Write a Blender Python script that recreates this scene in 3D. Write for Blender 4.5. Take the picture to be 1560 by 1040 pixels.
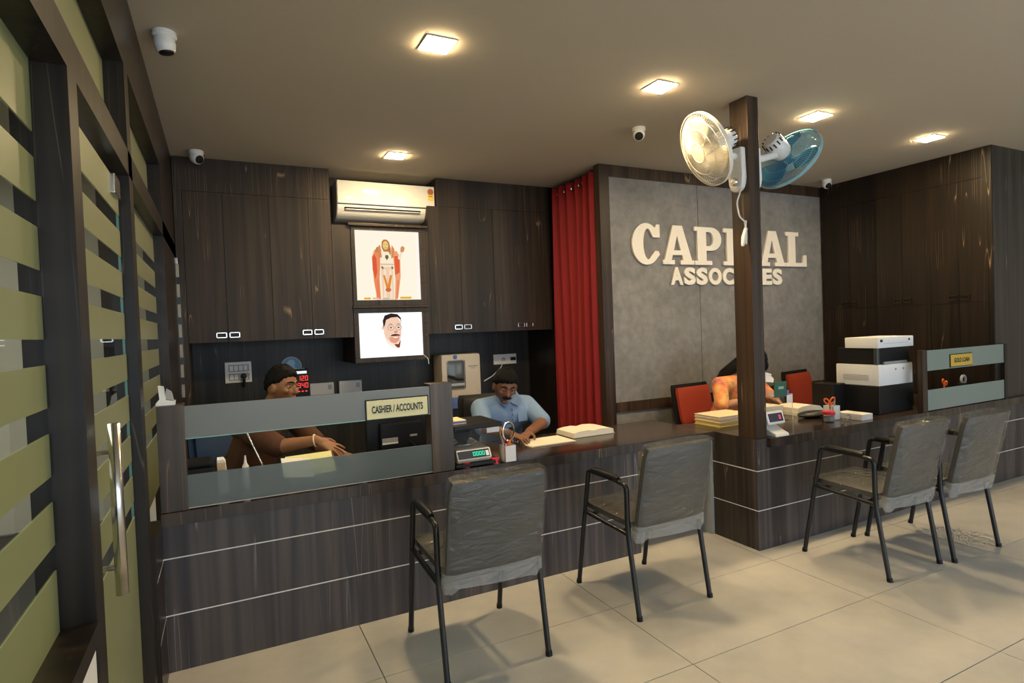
import bpy, bmesh, math, random
from mathutils import Vector, Matrix, Euler
PI = math.pi
random.seed(4)
C = bpy.context.scene.collection
for o in list(bpy.data.objects): bpy.data.objects.remove(o)

# ------------------------------------------------------------------ camera, world, lights, exposure
def camera():
    y, p, r = map(math.radians, (26.3656, -1.2955, 2.1527))
    f = Vector((math.sin(y)*math.cos(p), math.cos(y)*math.cos(p), math.sin(p)))
    rt = Vector((math.cos(y), -math.sin(y), 0)); dn = f.cross(rt)
    rt2 = math.cos(r)*rt + math.sin(r)*dn
    dn2 = -math.sin(r)*rt + math.cos(r)*dn
    M = Matrix(((rt2.x, -dn2.x, -f.x, 0), (rt2.y, -dn2.y, -f.y, 0), (rt2.z, -dn2.z, -f.z, 1.5), (0, 0, 0, 1)))
    cd = bpy.data.cameras.new('camera'); cd.sensor_width = 36; cd.lens = 892.22/1560*36
    cd.clip_start = 0.02
    co = bpy.data.objects.new('camera', cd); co.matrix_world = M; C.objects.link(co)
    bpy.context.scene.camera = co
camera()
sc = bpy.context.scene
sc.view_settings.view_transform = 'Standard'; sc.view_settings.look = 'None'
sc.view_settings.exposure = 0.0; sc.view_settings.gamma = 1.0
sc.view_settings.use_curve_mapping = False
sc.cycles.transparent_max_bounces = 32
w = bpy.data.worlds.new('sky'); sc.world = w; w.use_nodes = True
bg = w.node_tree.nodes['Background']; bg.inputs[0].default_value = (.72, .86, 1, 1); bg.inputs[1].default_value = 0.9
def area(name, loc, rot, sx, sy, power, col):
    l = bpy.data.lights.new(name, 'AREA'); l.shape = 'RECTANGLE'; l.size = sx; l.size_y = sy
    l.energy = power; l.color = col
    o = bpy.data.objects.new(name, l); o.location = loc; o.rotation_euler = rot; C.objects.link(o); return o
# daylight coming in through the glazed shop front behind the camera
area('shopfront_daylight', (3.6, -2.55, 1.35), (PI/2, 0, 0), 7.6, 2.3, 128, (.78, .89, 1.0))
LAMP = 400.0           # strength of each ceiling downlight
LAMP_COL = (1.0, .75, .42)
CABIN = 90             # lamp inside the glazed cabin on the left

# ------------------------------------------------------------------ materials
MATS = {}
def nodes(name):
    m = bpy.data.materials.new(name); m.use_nodes = True
    nt = m.node_tree; b = nt.nodes['Principled BSDF']
    MATS[name] = m
    return m, nt, b
def lk(nt, a, b): nt.links.new(a, b)
def new(nt, t, **kw):
    n = nt.nodes.new(t)
    for k, v in kw.items(): setattr(n, k, v)
    return n
def plain(name, col, rough=.5, metal=0, coat=0, spec=.5, emit=0, ecol=None, bump=0, bscale=60, var=0.06):
    m, nt, b = nodes(name)
    tc = new(nt, 'ShaderNodeTexCoord')
    no = new(nt, 'ShaderNodeTexNoise'); no.inputs['Scale'].default_value = bscale; no.inputs['Detail'].default_value = 3
    lk(nt, tc.outputs['Object'], no.inputs['Vector'])
    mx = new(nt, 'ShaderNodeMix', data_type='RGBA')
    mx.inputs[6].default_value = (*[c*(1-var) for c in col], 1); mx.inputs[7].default_value = (*[min(1, c*(1+var)) for c in col], 1)
    lk(nt, no.outputs['Fac'], mx.inputs[0]); lk(nt, mx.outputs[2], b.inputs['Base Color'])
    b.inputs['Roughness'].default_value = rough; b.inputs['Metallic'].default_value = metal
    b.inputs['Coat Weight'].default_value = coat; b.inputs['Coat Roughness'].default_value = .08
    b.inputs['Specular IOR Level'].default_value = spec
    if emit:
        b.inputs['Emission Color'].default_value = (*(ecol or col), 1); b.inputs['Emission Strength'].default_value = emit
    if bump:
        bp = new(nt, 'ShaderNodeBump'); bp.inputs['Strength'].default_value = bump; bp.inputs['Distance'].default_value = .004
        lk(nt, no.outputs['Fac'], bp.inputs['Height']); lk(nt, bp.outputs[0], b.inputs['Normal'])
    return m
def ramp(nt, stops):
    r = new(nt, 'ShaderNodeValToRGB'); e = r.color_ramp.elements
    while len(e) < len(stops): e.new(.5)
    for q, (p, c) in zip(e, stops): q.position = p; q.color = (*c, 1)
    return r
def wood(name, axis='Z', k=1.0, rough=.33, tint=(1, 1, 1), streak=1.0, coat=0.0):
    m, nt, b = nodes(name)
    g = new(nt, 'ShaderNodeNewGeometry')
    mp = new(nt, 'ShaderNodeMapping')
    # fold X and Y together so both faces of a corner carry vertical figure
    s = {'Z': (1, 1.13, .03), 'X': (.03, 1, 1), 'Y': (1, .03, 1)}[axis]
    mp.inputs['Scale'].default_value = s
    lk(nt, g.outputs['Position'], mp.inputs['Vector'])
    def noise(sc, det, rg=.55, off=0):
        n = new(nt, 'ShaderNodeTexNoise'); n.inputs['Scale'].default_value = sc; n.inputs['Detail'].default_value = det
        n.inputs['Roughness'].default_value = rg
        if off:
            a = new(nt, 'ShaderNodeVectorMath', operation='ADD'); a.inputs[1].default_value = (off, off*.7, off*1.3)
            lk(nt, mp.outputs[0], a.inputs[0]); lk(nt, a.outputs[0], n.inputs['Vector'])
        else: lk(nt, mp.outputs[0], n.inputs['Vector'])
        return n
    n1 = noise(5.5, 2.5, .5); n2 = noise(26, 2, .5, 3)
    t = tint
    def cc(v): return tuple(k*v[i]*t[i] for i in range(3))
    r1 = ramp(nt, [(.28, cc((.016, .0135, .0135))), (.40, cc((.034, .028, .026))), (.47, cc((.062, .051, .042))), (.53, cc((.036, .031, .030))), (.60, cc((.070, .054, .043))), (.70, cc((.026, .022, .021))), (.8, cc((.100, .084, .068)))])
    lk(nt, n1.outputs['Fac'], r1.inputs[0])
    r2 = ramp(nt, [(.3, (.74, .75, .78)), (.7, (1.25, 1.22, 1.16))]); lk(nt, n2.outputs['Fac'], r2.inputs[0])
    mu = new(nt, 'ShaderNodeMix', data_type='RGBA', blend_type='MULTIPLY'); mu.inputs[0].default_value = 1
    lk(nt, r1.outputs[0], mu.inputs[6]); lk(nt, r2.outputs[0], mu.inputs[7])
    # sparse pale veins
    n3 = noise(21, 0, .5, 11); n4 = new(nt, 'ShaderNodeTexNoise'); n4.inputs['Scale'].default_value = 2.3; n4.inputs['Detail'].default_value = 1
    lk(nt, g.outputs['Position'], n4.inputs['Vector'])
    v = ramp(nt, [(0, (0, 0, 0)), (.492, (0, 0, 0)), (.5, (1, 1, 1)), (.508, (0, 0, 0)), (1, (0, 0, 0))]); lk(nt, n3.outputs['Fac'], v.inputs[0])
    gt = ramp(nt, [(.53, (0, 0, 0)), (.60, (1, 1, 1))]); lk(nt, n4.outputs['Fac'], gt.inputs[0])
    mm = new(nt, 'ShaderNodeMath', operation='MULTIPLY'); lk(nt, v.outputs[0], mm.inputs[0]); lk(nt, gt.outputs[0], mm.inputs[1])
    ms = new(nt, 'ShaderNodeMath', operation='MULTIPLY'); ms.inputs[1].default_value = .55*streak; lk(nt, mm.outputs[0], ms.inputs[0])
    fx = new(nt, 'ShaderNodeMix', data_type='RGBA'); fx.inputs[7].default_value = (.34*t[0], .29*t[1], .23*t[2], 1)
    lk(nt, ms.outputs[0], fx.inputs[0]); lk(nt, mu.outputs[2], fx.inputs[6])
    lk(nt, fx.outputs[2], b.inputs['Base Color'])
    b.inputs['Roughness'].default_value = rough; b.inputs['Specular IOR Level'].default_value = .36; b.inputs['Coat Weight'].default_value = coat; b.inputs['Coat Roughness'].default_value = .15
    bp = new(nt, 'ShaderNodeBump'); bp.inputs['Strength'].default_value = .05; bp.inputs['Distance'].default_value = .002
    lk(nt, n2.outputs['Fac'], bp.inputs['Height']); lk(nt, bp.outputs[0], b.inputs['Normal'])
    return m
def front_fresnel(nt, ior, nrm=None):
    # reflect on the outer face of a pane only
    fr = new(nt, 'ShaderNodeFresnel'); fr.inputs[0].default_value = ior
    if nrm is not None: lk(nt, nrm, fr.inputs['Normal'])
    g = new(nt, 'ShaderNodeNewGeometry'); iv = new(nt, 'ShaderNodeMath', operation='SUBTRACT'); iv.inputs[0].default_value = 1
    lk(nt, g.outputs['Backfacing'], iv.inputs[1])
    m = new(nt, 'ShaderNodeMath', operation='MULTIPLY'); lk(nt, fr.outputs[0], m.inputs[0]); lk(nt, iv.outputs[0], m.inputs[1])
    return m
def glass(name, tint=(.92, .97, .95), refl=.9):
    m, nt, b = nodes(name); nt.nodes.remove(b); out = nt.nodes['Material Output']
    tr = new(nt, 'ShaderNodeBsdfTransparent'); tr.inputs[0].default_value = (*tint, 1)
    gl = new(nt, 'ShaderNodeBsdfGlossy'); gl.inputs['Roughness'].default_value = .02; gl.inputs[0].default_value = (refl, refl, refl, 1)
    fr = front_fresnel(nt, 1.45)
    mx = new(nt, 'ShaderNodeMixShader'); lk(nt, fr.outputs[0], mx.inputs[0]); lk(nt, tr.outputs[0], mx.inputs[1]); lk(nt, gl.outputs[0], mx.inputs[2])
    lk(nt, mx.outputs[0], out.inputs[0]); return m
def frosted(name, col, trans=.5, rough=.25, see=0.0, seecol=(.8, .85, .85)):
    m, nt, b = nodes(name); nt.nodes.remove(b); out = nt.nodes['Material Output']
    df = new(nt, 'ShaderNodeBsdfDiffuse'); df.inputs[0].default_value = (*col, 1)
    tl = new(nt, 'ShaderNodeBsdfTranslucent'); tl.inputs[0].default_value = (*col, 1)
    m1 = new(nt, 'ShaderNodeMixShader'); m1.inputs[0].default_value = trans
    lk(nt, df.outputs[0], m1.inputs[1]); lk(nt, tl.outputs[0], m1.inputs[2])
    last = m1
    if see:
        rf = new(nt, 'ShaderNodeBsdfRefraction'); rf.inputs['Roughness'].default_value = .32; rf.inputs['IOR'].default_value = 1.05
        rf.inputs[0].default_value = (*seecol, 1)
        m2 = new(nt, 'ShaderNodeMixShader'); m2.inputs[0].default_value = see
        lk(nt, m1.outputs[0], m2.inputs[1]); lk(nt, rf.outputs[0], m2.inputs[2]); last = m2
    gl = new(nt, 'ShaderNodeBsdfGlossy'); gl.inputs['Roughness'].default_value = rough
    fr = front_fresnel(nt, 1.4)
    mx = new(nt, 'ShaderNodeMixShader'); lk(nt, fr.outputs[0], mx.inputs[0]); lk(nt, last.outputs[0], mx.inputs[1]); lk(nt, gl.outputs[0], mx.inputs[2])
    lk(nt, mx.outputs[0], out.inputs[0]); return m
def mottled(name, stops, scale, rough, detail=6, bump=.1, second=None):
    m, nt, b = nodes(name)
    g = new(nt, 'ShaderNodeNewGeometry')
    n = new(nt, 'ShaderNodeTexNoise'); n.inputs['Scale'].default_value = scale; n.inputs['Detail'].default_value = detail
    n.inputs['Roughness'].default_value = .62
    lk(nt, g.outputs['Position'], n.inputs['Vector'])
    r = ramp(nt, stops); lk(nt, n.outputs['Fac'], r.inputs[0]); colr = r.outputs[0]
    if second:
        n2 = new(nt, 'ShaderNodeTexNoise'); n2.inputs['Scale'].default_value = second[0]; n2.inputs['Detail'].default_value = 4
        lk(nt, g.outputs['Position'], n2.inputs['Vector'])
        r2 = ramp(nt, [(.32, second[1]), (.68, second[2])]); lk(nt, n2.outputs['Fac'], r2.inputs[0])
        mu = new(nt, 'ShaderNodeMix', data_type='RGBA', blend_type='MULTIPLY'); mu.inputs[0].default_value = 1
        lk(nt, colr, mu.inputs[6]); lk(nt, r2.outputs[0], mu.inputs[7]); colr = mu.outputs[2]
    lk(nt, colr, b.inputs['Base Color']); b.inputs['Roughness'].default_value = rough
    if bump:
        bp = new(nt, 'ShaderNodeBump'); bp.inputs['Strength'].default_value = bump; bp.inputs['Distance'].default_value = .003
        lk(nt, n.outputs['Fac'], bp.inputs['Height']); lk(nt, bp.outputs[0], b.inputs['Normal'])
    return m
def emissive(name, col, s):
    m, nt, b = nodes(name); nt.nodes.remove(b)
    e = new(nt, 'ShaderNodeEmission'); e.inputs[0].default_value = (*col, 1); e.inputs[1].default_value = s
    lk(nt, e.outputs[0], nt.nodes['Material Output'].inputs[0]); return m
def film(name, milk=.045):
    # clear wrinkled plastic film stretched over the visitor chairs
    m, nt, b = nodes(name); nt.nodes.remove(b); out = nt.nodes['Material Output']
    tc = new(nt, 'ShaderNodeTexCoord'); mp = new(nt, 'ShaderNodeMapping'); mp.inputs['Rotation'].default_value = (.5, .7, .2); mp.inputs['Scale'].default_value = (1, 1, 2.6)
    lk(nt, tc.outputs['Object'], mp.inputs[0])
    n = new(nt, 'ShaderNodeTexNoise'); n.inputs['Scale'].default_value = 6; n.inputs['Detail'].default_value = 4; n.inputs['Distortion'].default_value = 2.0
    lk(nt, mp.outputs[0], n.inputs['Vector'])
    bp = new(nt, 'ShaderNodeBump'); bp.inputs['Strength'].default_value = .9; bp.inputs['Distance'].default_value = .026; lk(nt, n.outputs['Fac'], bp.inputs['Height'])
    tr = new(nt, 'ShaderNodeBsdfTransparent'); tr.inputs[0].default_value = (.96, .96, .95, 1)
    df = new(nt, 'ShaderNodeBsdfDiffuse'); df.inputs[0].default_value = (.55, .55, .52, 1)
    gl = new(nt, 'ShaderNodeBsdfGlossy'); gl.inputs['Roughness'].default_value = .15
    lk(nt, bp.outputs[0], gl.inputs['Normal']); lk(nt, bp.outputs[0], df.inputs['Normal'])
    fr = front_fresnel(nt, 1.5, bp.outputs[0])
    a = new(nt, 'ShaderNodeMixShader'); a.inputs[0].default_value = milk; lk(nt, tr.outputs[0], a.inputs[1]); lk(nt, df.outputs[0], a.inputs[2])
    c = new(nt, 'ShaderNodeMixShader'); lk(nt, fr.outputs[0], c.inputs[0]); lk(nt, a.outputs[0], c.inputs[1]); lk(nt, gl.outputs[0], c.inputs[2])
    lk(nt, c.outputs[0], out.inputs[0]); return m

WOOD = wood('walnut_laminate', k=.8); WOODL = wood('walnut_laminate_cabinet', k=.5, tint=(1.15, .95, .70), rough=.48)
WOODF = wood('walnut_laminate_front', k=1.55, tint=(.93, .97, 1.12), streak=1.25)
WOODP = wood('walnut_post', k=.68, tint=(1.35, 1, .70), rough=.4)
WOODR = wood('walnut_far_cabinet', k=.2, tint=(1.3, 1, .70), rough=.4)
WOODT = wood('walnut_worktop', axis='X', k=.7, tint=(1.2, 1, .88), rough=.16, streak=.3)
WOODS = wood('walnut_screen_post', k=1.45, tint=(1.1, 1, .88))
WOODE = wood('walnut_edge', k=1.0, tint=(1.1, 1, .92), streak=1.6)
WOODB = wood('walnut_partition', k=.30, tint=(1.15, 1, .85), rough=.35, streak=.35)
NICHE = wood('walnut_niche', k=.5, tint=(.85, 1, 1.1), rough=.45, streak=.6)
INLAY = plain('white_inlay', (.75, .74, .70), .3)
CEIL = plain('ceiling_paint', (.50, .435, .33), .9, var=.03)
WALLW = plain('offwhite_paint', (.62, .58, .50), .85)
TILE = mottled('floor_tile_stone', [(.28, (.43, .415, .375)), (.5, (.56, .53, .475)), (.72, (.63, .60, .545))], 1.3, .30, bump=0, second=(5, (.92, .93, .95), (1.05, 1.04, 1.0)))
GROUT = plain('dark_grout', (.05, .045, .04), .8)
CONC = mottled('cement_texture', [(.28, (.15, .147, .146)), (.45, (.19, .186, .184)), (.6, (.222, .217, .214)), (.75, (.18, .176, .174))], 4.5, .6, 8, .2, second=(16, (.88, .88, .88), (1.1, 1.1, 1.1)))
GLASS = glass('clear_glass'); GLASSD = glass('clear_acrylic', (.95, .96, .96), .5)
FROST = frosted('frosted_film', (.33, .36, .165), .25, .3)
FROSTG = frosted('frosted_screen', (.30, .315, .295), .25, .22, .25)
FROSTL = frosted('frosted_screen_low', (.25, .285, .285), .25, .22, .45, (.78, .90, .95))
FROSTR = frosted('frosted_screen_far', (.36, .44, .40), .3, .2, .2)
FROSTS = frosted('frosted_square', (.42, .42, .37), .2, .3)
EDGE = plain('glass_edge', (.25, .50, .45), .15)
STEEL = plain('brushed_steel', (.62, .60, .57), .22, 1)
CHROME = plain('chrome', (.75, .74, .72), .12, 1)
BLACK = plain('black_plastic', (.010, .010, .011), .42, spec=.25)
BLACKM = plain('black_metal', (.010, .011, .013), .28)
WHITE = plain('white_plastic', (.80, .79, .75), .32)
WHITEG = plain('white_gloss', (.80, .77, .68), .12, coat=.5)
CREAM = plain('cream_plastic', (.70, .62, .50), .35)
PRN = plain('printer_white', (.80, .80, .79), .4)
GREYP = plain('grey_plastic', (.34, .34, .33), .4)
VINYL = plain('grey_vinyl', (.042, .041, .038), .42, bump=.1, bscale=220)
FILM = film('clear_film'); FILMH = film('milky_film_hem', .34)
RED = plain('red_curtain', (.29, .008, .010), .75, bump=.2, bscale=300, var=.15)
REDP = plain('red_plastic', (.75, .03, .05), .4)
REDO = plain('red_orange_fabric', (.32, .034, .013), .8, bump=.2, bscale=400)
BLUECH = plain('navy_fabric', (.018, .05, .13), .7, bump=.2, bscale=300)
BLUE = plain('blue_plastic', (.07, .17, .50), .4)
PAPER = plain('paper', (.80, .74, .60), .8)
PAPERW = plain('white_paper', (.82, .80, .78), .8)
LEDG = plain('ledger_cover', (.72, .50, .17), .65, var=.12, bscale=20)
LEDGP = plain('ledger_pages', (.70, .60, .22), .8)
GOLD = plain('gold_plate', (.78, .70, .36), .35, 0)
GOLDD = plain('brass_plate', (.62, .42, .06), .35, 0)
INK = plain('black_ink', (.02, .018, .018), .6)
LETTER = plain('letter_acrylic', (.82, .77, .68), .4)
SKIN1 = plain('skin_tan', (.30, .135, .062), .5, var=.1, bscale=30)
SKIN2 = plain('skin_brown', (.21, .088, .045), .5, var=.1, bscale=30)
SKIN3 = plain('skin_warm', (.42, .20, .10), .5, var=.1, bscale=30)
HAIR = plain('black_hair', (.006, .005, .005), .75, spec=.15, bump=.6, bscale=180)
TSHIRT = plain('rust_tshirt', (.075, .025, .008), .85, bump=.25, bscale=25, var=.2)
SHIRT = plain('blue_shirt', (.17, .265, .43), .8, bump=.3, bscale=18, var=.08)
TROUS = plain('dark_trousers', (.02, .022, .03), .85)
EYEW = plain('eye_white', (.55, .50, .45), .3)
BEAD = plain('pale_bracelet', (.72, .62, .42), .35)
ORANGE = plain('orange_plastic', (.80, .14, .02), .35)
GREEN = plain('dark_green_card', (.03, .11, .075), .5)
PURPLE = plain('violet_card', (.20, .13, .42), .6)
YELLOWG = plain('pale_yellow_card', (.75, .72, .35), .6)
def kurta():
    m, nt, b = nodes('orange_print_kurta')
    tc = new(nt, 'ShaderNodeTexCoord'); n = new(nt, 'ShaderNodeTexNoise'); n.inputs['Scale'].default_value = 11; n.inputs['Detail'].default_value = 4
    lk(nt, tc.outputs['Object'], n.inputs[0])
    r = ramp(nt, [(.3, (.36, .12, .18)), (.42, (.72, .22, .09)), (.52, (.80, .30, .10)), (.6, (.70, .45, .14)), (.72, (.60, .20, .16))]); lk(nt, n.outputs['Fac'], r.inputs[0])
    lk(nt, r.outputs[0], b.inputs['Base Color']); b.inputs['Roughness'].default_value = .85; return m
KURTA = kurta()
def blue_blade():
    return frosted('blue_translucent_blade', (.06, .28, .48), .5, .2)
BBLADE = blue_blade()
WBLADE = frosted('milky_white_blade', (.75, .70, .56), .5, .3)
LAMPM = emissive('lamp_diffuser', LAMP_COL, LAMP)
BOXW = emissive('lightbox_cream', (1.0, .90, .74), 1.02)
BOXC = emissive('lightbox_white', (.97, .985, 1.0), 1.15)

# ------------------------------------------------------------------ mesh helpers
def box(bm, a, b, bev=0):
    a = Vector(a); b = Vector(b)
    r = bmesh.ops.create_cube(bm, size=1)
    vs = r['verts']
    for v in vs: v.co = Vector([(a[i]+b[i])/2 + v.co[i]*(b[i]-a[i]) for i in range(3)])
    if bev:
        es = list({e for v in vs for e in v.link_edges})
        bmesh.ops.bevel(bm, geom=es, offset=bev, segments=2, affect='EDGES', profile=.6)
    return bm
def B(a, b, bev=0): return box(bmesh.new(), a, b, bev)
def obox(bm, c, ax, ay, az, s, bev=0):
    """box centred at c with axes and full sizes s"""
    n0 = len(bm.verts); r = bmesh.ops.create_cube(bm, size=1); vs = r['verts']
    M = Matrix((ax, ay, az)).transposed()
    for v in vs: v.co = Vector(c) + M @ Vector((v.co.x*s[0], v.co.y*s[1], v.co.z*s[2]))
    if bev:
        es = list({e for v in vs for e in v.link_edges})
        bmesh.ops.bevel(bm, geom=es, offset=bev, segments=2, affect='EDGES', profile=.6)
    return bm
def frame_of(d, up=Vector((0, 0, 1))):
    d = Vector(d).normalized(); u = Vector(up)
    if abs(d.dot(u)) > .98: u = Vector((1, 0, 0))
    s = d.cross(u).normalized(); return s, s.cross(d).normalized(), d
def smooth_path(pts, n=6, r=.3):
    """round the corners of a polyline"""
    pts = [Vector(p) for p in pts]; out = [pts[0]]
    for i in range(1, len(pts)-1):
        a, b, c = pts[i-1], pts[i], pts[i+1]
        l = min((b-a).length, (c-b).length)*r
        p = b+(a-b).normalized()*l; q = b+(c-b).normalized()*l
        for k in range(n+1):
            t = k/n; out.append((1-t)**2*p + 2*t*(1-t)*b + t*t*q)
    out.append(pts[-1]); return out
def tube(bm, pts, r, seg=10, caps=True, closed=False):
    pts = [Vector(p) for p in pts]; rings = []; n = len(pts)
    up = None
    for i, p in enumerate(pts):
        if closed: d = pts[(i+1) % n]-pts[i-1]
        else: d = pts[min(i+1, n-1)]-pts[max(i-1, 0)]
        if d.length < 1e-9: d = Vector((0, 0, 1))
        d.normalize()
        if up is None: s, u, _ = frame_of(d)
        else:
            s = d.cross(up)
            if s.length < 1e-6: s, u, _ = frame_of(d)
            s.normalize(); u = s.cross(d).normalized()
        up = u
        rr = r[i] if isinstance(r, (list, tuple)) else r
        rings.append([bm.verts.new(p + s*math.cos(2*PI*k/seg)*rr + u*math.sin(2*PI*k/seg)*rr) for k in range(seg)])
    m = n if closed else n-1
    for i in range(m):
        A, Bn = rings[i], rings[(i+1) % n]
        for k in range(seg): bm.faces.new((A[k], A[(k+1) % seg], Bn[(k+1) % seg], Bn[k]))
    if caps and not closed:
        bm.faces.new(rings[0][::-1]); bm.faces.new(rings[-1])
    return bm
def cyl(bm, a, b, r, seg=20, r2=None): return tube(bm, [a, b], [r, r if r2 is None else r2], seg)
def lathe(bm, prof, c, d=(0, 0, 1), seg=28, up=None):
    """profile of (radius, height) turned about axis d at c"""
    s, u, d = frame_of(d); rings = []
    for r, h in prof:
        if r < 1e-6: rings.append([bm.verts.new(Vector(c)+d*h)])
        else: rings.append([bm.verts.new(Vector(c)+d*h+s*math.cos(2*PI*k/seg)*r+u*math.sin(2*PI*k/seg)*r) for k in range(seg)])
    for A, Bn in zip(rings, rings[1:]):
        for k in range(seg):
            q = (k+1) % seg
            if len(A) == 1 and len(Bn) == 1: continue
            if len(A) == 1: bm.faces.new((A[0], Bn[q], Bn[k]))
            elif len(Bn) == 1: bm.faces.new((A[k], A[q], Bn[0]))
            else: bm.faces.new((A[k], A[q], Bn[q], Bn[k]))
    return bm
def ell(bm, c, rad, M=None, seg=20, rings=12):
    r = bmesh.ops.create_uvsphere(bm, u_segments=seg, v_segments=rings, radius=1)
    for v in r['verts']:
        q = Vector((v.co.x*rad[0], v.co.y*rad[1], v.co.z*rad[2]))
        if M is not None: q = M @ q
        v.co = Vector(c)+q
    return bm
def prism(bm, poly, o, ax, ay, depth):
    """extrude a 2-D polygon lying in plane (ax, ay) at o by vector depth"""
    o = Vector(o); ax = Vector(ax); ay = Vector(ay); depth = Vector(depth)
    a = [bm.verts.new(o+ax*x+ay*y) for x, y in poly]; b = [bm.verts.new(v.co+depth) for v in a]
    bm.faces.new(a); bm.faces.new(b[::-1])
    n = len(a)
    for i in range(n): bm.faces.new((a[i], b[i], b[(i+1) % n], a[(i+1) % n]))
    return bm
def wmat(o):
    M = Matrix()
    while o is not None: M = o.matrix_basis @ M; o = o.parent
    return M
def obj(name, bm, m, parent=None, smooth=False, bevel=0):
    me = bpy.data.meshes.new(name)
    bmesh.ops.recalc_face_normals(bm, faces=bm.faces)
    bm.to_mesh(me); bm.free(); return link(name, me, m, parent, smooth)
def link(name, me, m, parent=None, smooth=False):
    for x in (m if isinstance(m, (list, tuple)) else [m]): me.materials.append(x)
    if parent is not None: me.transform(wmat(parent).inverted())
    if smooth:
        for p in me.polygons: p.use_smooth = True
        try: me.set_sharp_from_angle(angle=math.radians(40))
        except Exception: pass
    o = bpy.data.objects.new(name, me); C.objects.link(o); o.parent = parent; return o
def tag(o, label, cat, group=None, kind=None):
    o['label'] = label; o['category'] = cat
    if group: o['group'] = group
    if kind: o['kind'] = kind
    return o
def thing(name, label, cat, loc=(0, 0, 0), rz=0, group=None):
    o = bpy.data.objects.new(name, None); o.empty_display_size = .1; C.objects.link(o)
    o.location = loc; o.rotation_euler = (0, 0, rz); return tag(o, label, cat, group)
def struct(name, bm=None, m=None, parent=None):
    if bm is None:
        o = bpy.data.objects.new(name, None); C.objects.link(o)
    else: o = obj(name, bm, m, parent)
    o['kind'] = 'structure'; return o
def dup(root, loc, rz, label):
    r = root.copy(); C.objects.link(r); r.location = loc; r.rotation_euler = (0, 0, rz); r['label'] = label
    for ch in list(root.children):
        c = ch.copy(); C.objects.link(c); c.parent = r
        for g in list(ch.children):
            d = g.copy(); C.objects.link(d); d.parent = c
    return r
def curve_mesh(splines, depth):
    cu = bpy.data.curves.new('tmp', 'CURVE'); cu.dimensions = '2D'; cu.fill_mode = 'BOTH'; cu.extrude = depth/2
    for pts in splines:
        s = cu.splines.new('POLY'); s.points.add(len(pts)-1); s.use_cyclic_u = True
        for p, q in zip(s.points, pts): p.co = (q[0], q[1], 0, 1)
    o = bpy.data.objects.new('tmp', cu); C.objects.link(o)
    me = bpy.data.meshes.new_from_object(o.evaluated_get(bpy.context.evaluated_depsgraph_get()))
    bpy.data.objects.remove(o); bpy.data.curves.remove(cu); return me
def text_mesh(s, size=1, depth=.002, bold=0, spacing=1):
    cu = bpy.data.curves.new('tmp', 'FONT'); cu.body = s; cu.size = size; cu.extrude = depth/2; cu.offset = bold; cu.space_character = spacing
    cu.resolution_u = 4
    o = bpy.data.objects.new('tmp', cu); C.objects.link(o)
    me = bpy.data.meshes.new_from_object(o.evaluated_get(bpy.context.evaluated_depsgraph_get()))
    bpy.data.objects.remove(o); bpy.data.curves.remove(cu); return me
def fit_text(name, s, m, parent, o, ax, ay, wid, hgt, depth=.002, bold=0):
    """lay the words in a box: origin o (lower left), width along ax, height along ay"""
    me = text_mesh(s, 1, 0.02, bold)
    xs = [v.co.x for v in me.vertices]; ys = [v.co.y for v in me.vertices]
    ax = Vector(ax); ay = Vector(ay); n = ax.cross(ay)
    x0, x1, y0, y1 = min(xs), max(xs), min(ys), max(ys)
    for v in me.vertices:
        x = (v.co.x-x0)/(x1-x0)*wid; y = (v.co.y-y0)/(y1-y0)*hgt; z = v.co.z/.02*depth
        v.co = Vector(o)+ax*x+ay*y+n*(z+depth/2)
    return link(name, me, m, parent)
SEG = {'0': 'abcdef', '1': 'bc', '2': 'abged', '3': 'abgcd', '4': 'fgbc', '8': 'abcdefg', '9': 'abcdfg'}
def seg_digits(bm, s, o, ax, ay, w, h, gap, th, n):
    o = Vector(o); ax = Vector(ax); ay = Vector(ay); n = Vector(n)
    L = {'a': (0, h, w, h), 'd': (0, 0, w, 0), 'g': (0, h/2, w, h/2), 'f': (0, h/2, 0, h), 'b': (w, h/2, w, h), 'e': (0, 0, 0, h/2), 'c': (w, 0, w, h/2)}
    for i, ch in enumerate(s):
        for k in SEG[ch]:
            x0, y0, x1, y1 = L[k]
            c = o+ax*(i*(w+gap)+(x0+x1)/2)+ay*((y0+y1)/2)
            obox(bm, c, ax, ay, n, (abs(x1-x0)+th, abs(y1-y0)*.86+th, .001))
    return bm
X, Y, Z = Vector((1, 0, 0)), Vector((0, 1, 0)), Vector((0, 0, 1))

# ================================================================== SETTING
ZC = 2.924
fl = struct('floor', B((-3.2, -2.7, -.06), (8.2, 6.2, -.004)), GROUT)
TX, TY = 1.2165, .592
tile_me = None
for i in range(-1, 7):
    for j in range(-8, 7):
        x0, y0 = .572+i*TX, 2.533+j*TY
        x1 = x0+TX; y1 = y0+TY
        if x1 < -.3 or x0 > 8 or y1 > 6.1 or y0 < -2.65: continue
        if tile_me is None:
            t = obj('tile', B((x0+.002, y0+.002, -.012), (x1-.002, y1-.002, 0), .0012), TILE, fl)
            tile_me = t.data; tile_o = (x0, y0)
        else:
            t = bpy.data.objects.new('tile', tile_me); C.objects.link(t); t.parent = fl
            t.location = (x0-tile_o[0], y0-tile_o[1], 0)
struct('ceiling', B((-3.2, -2.7, ZC), (8.2, 6.2, ZC+.1)), CEIL)
struct('wall_back', B((-.45, 5.76, 0), (3.2, 5.86, ZC)), NICHE)
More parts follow.
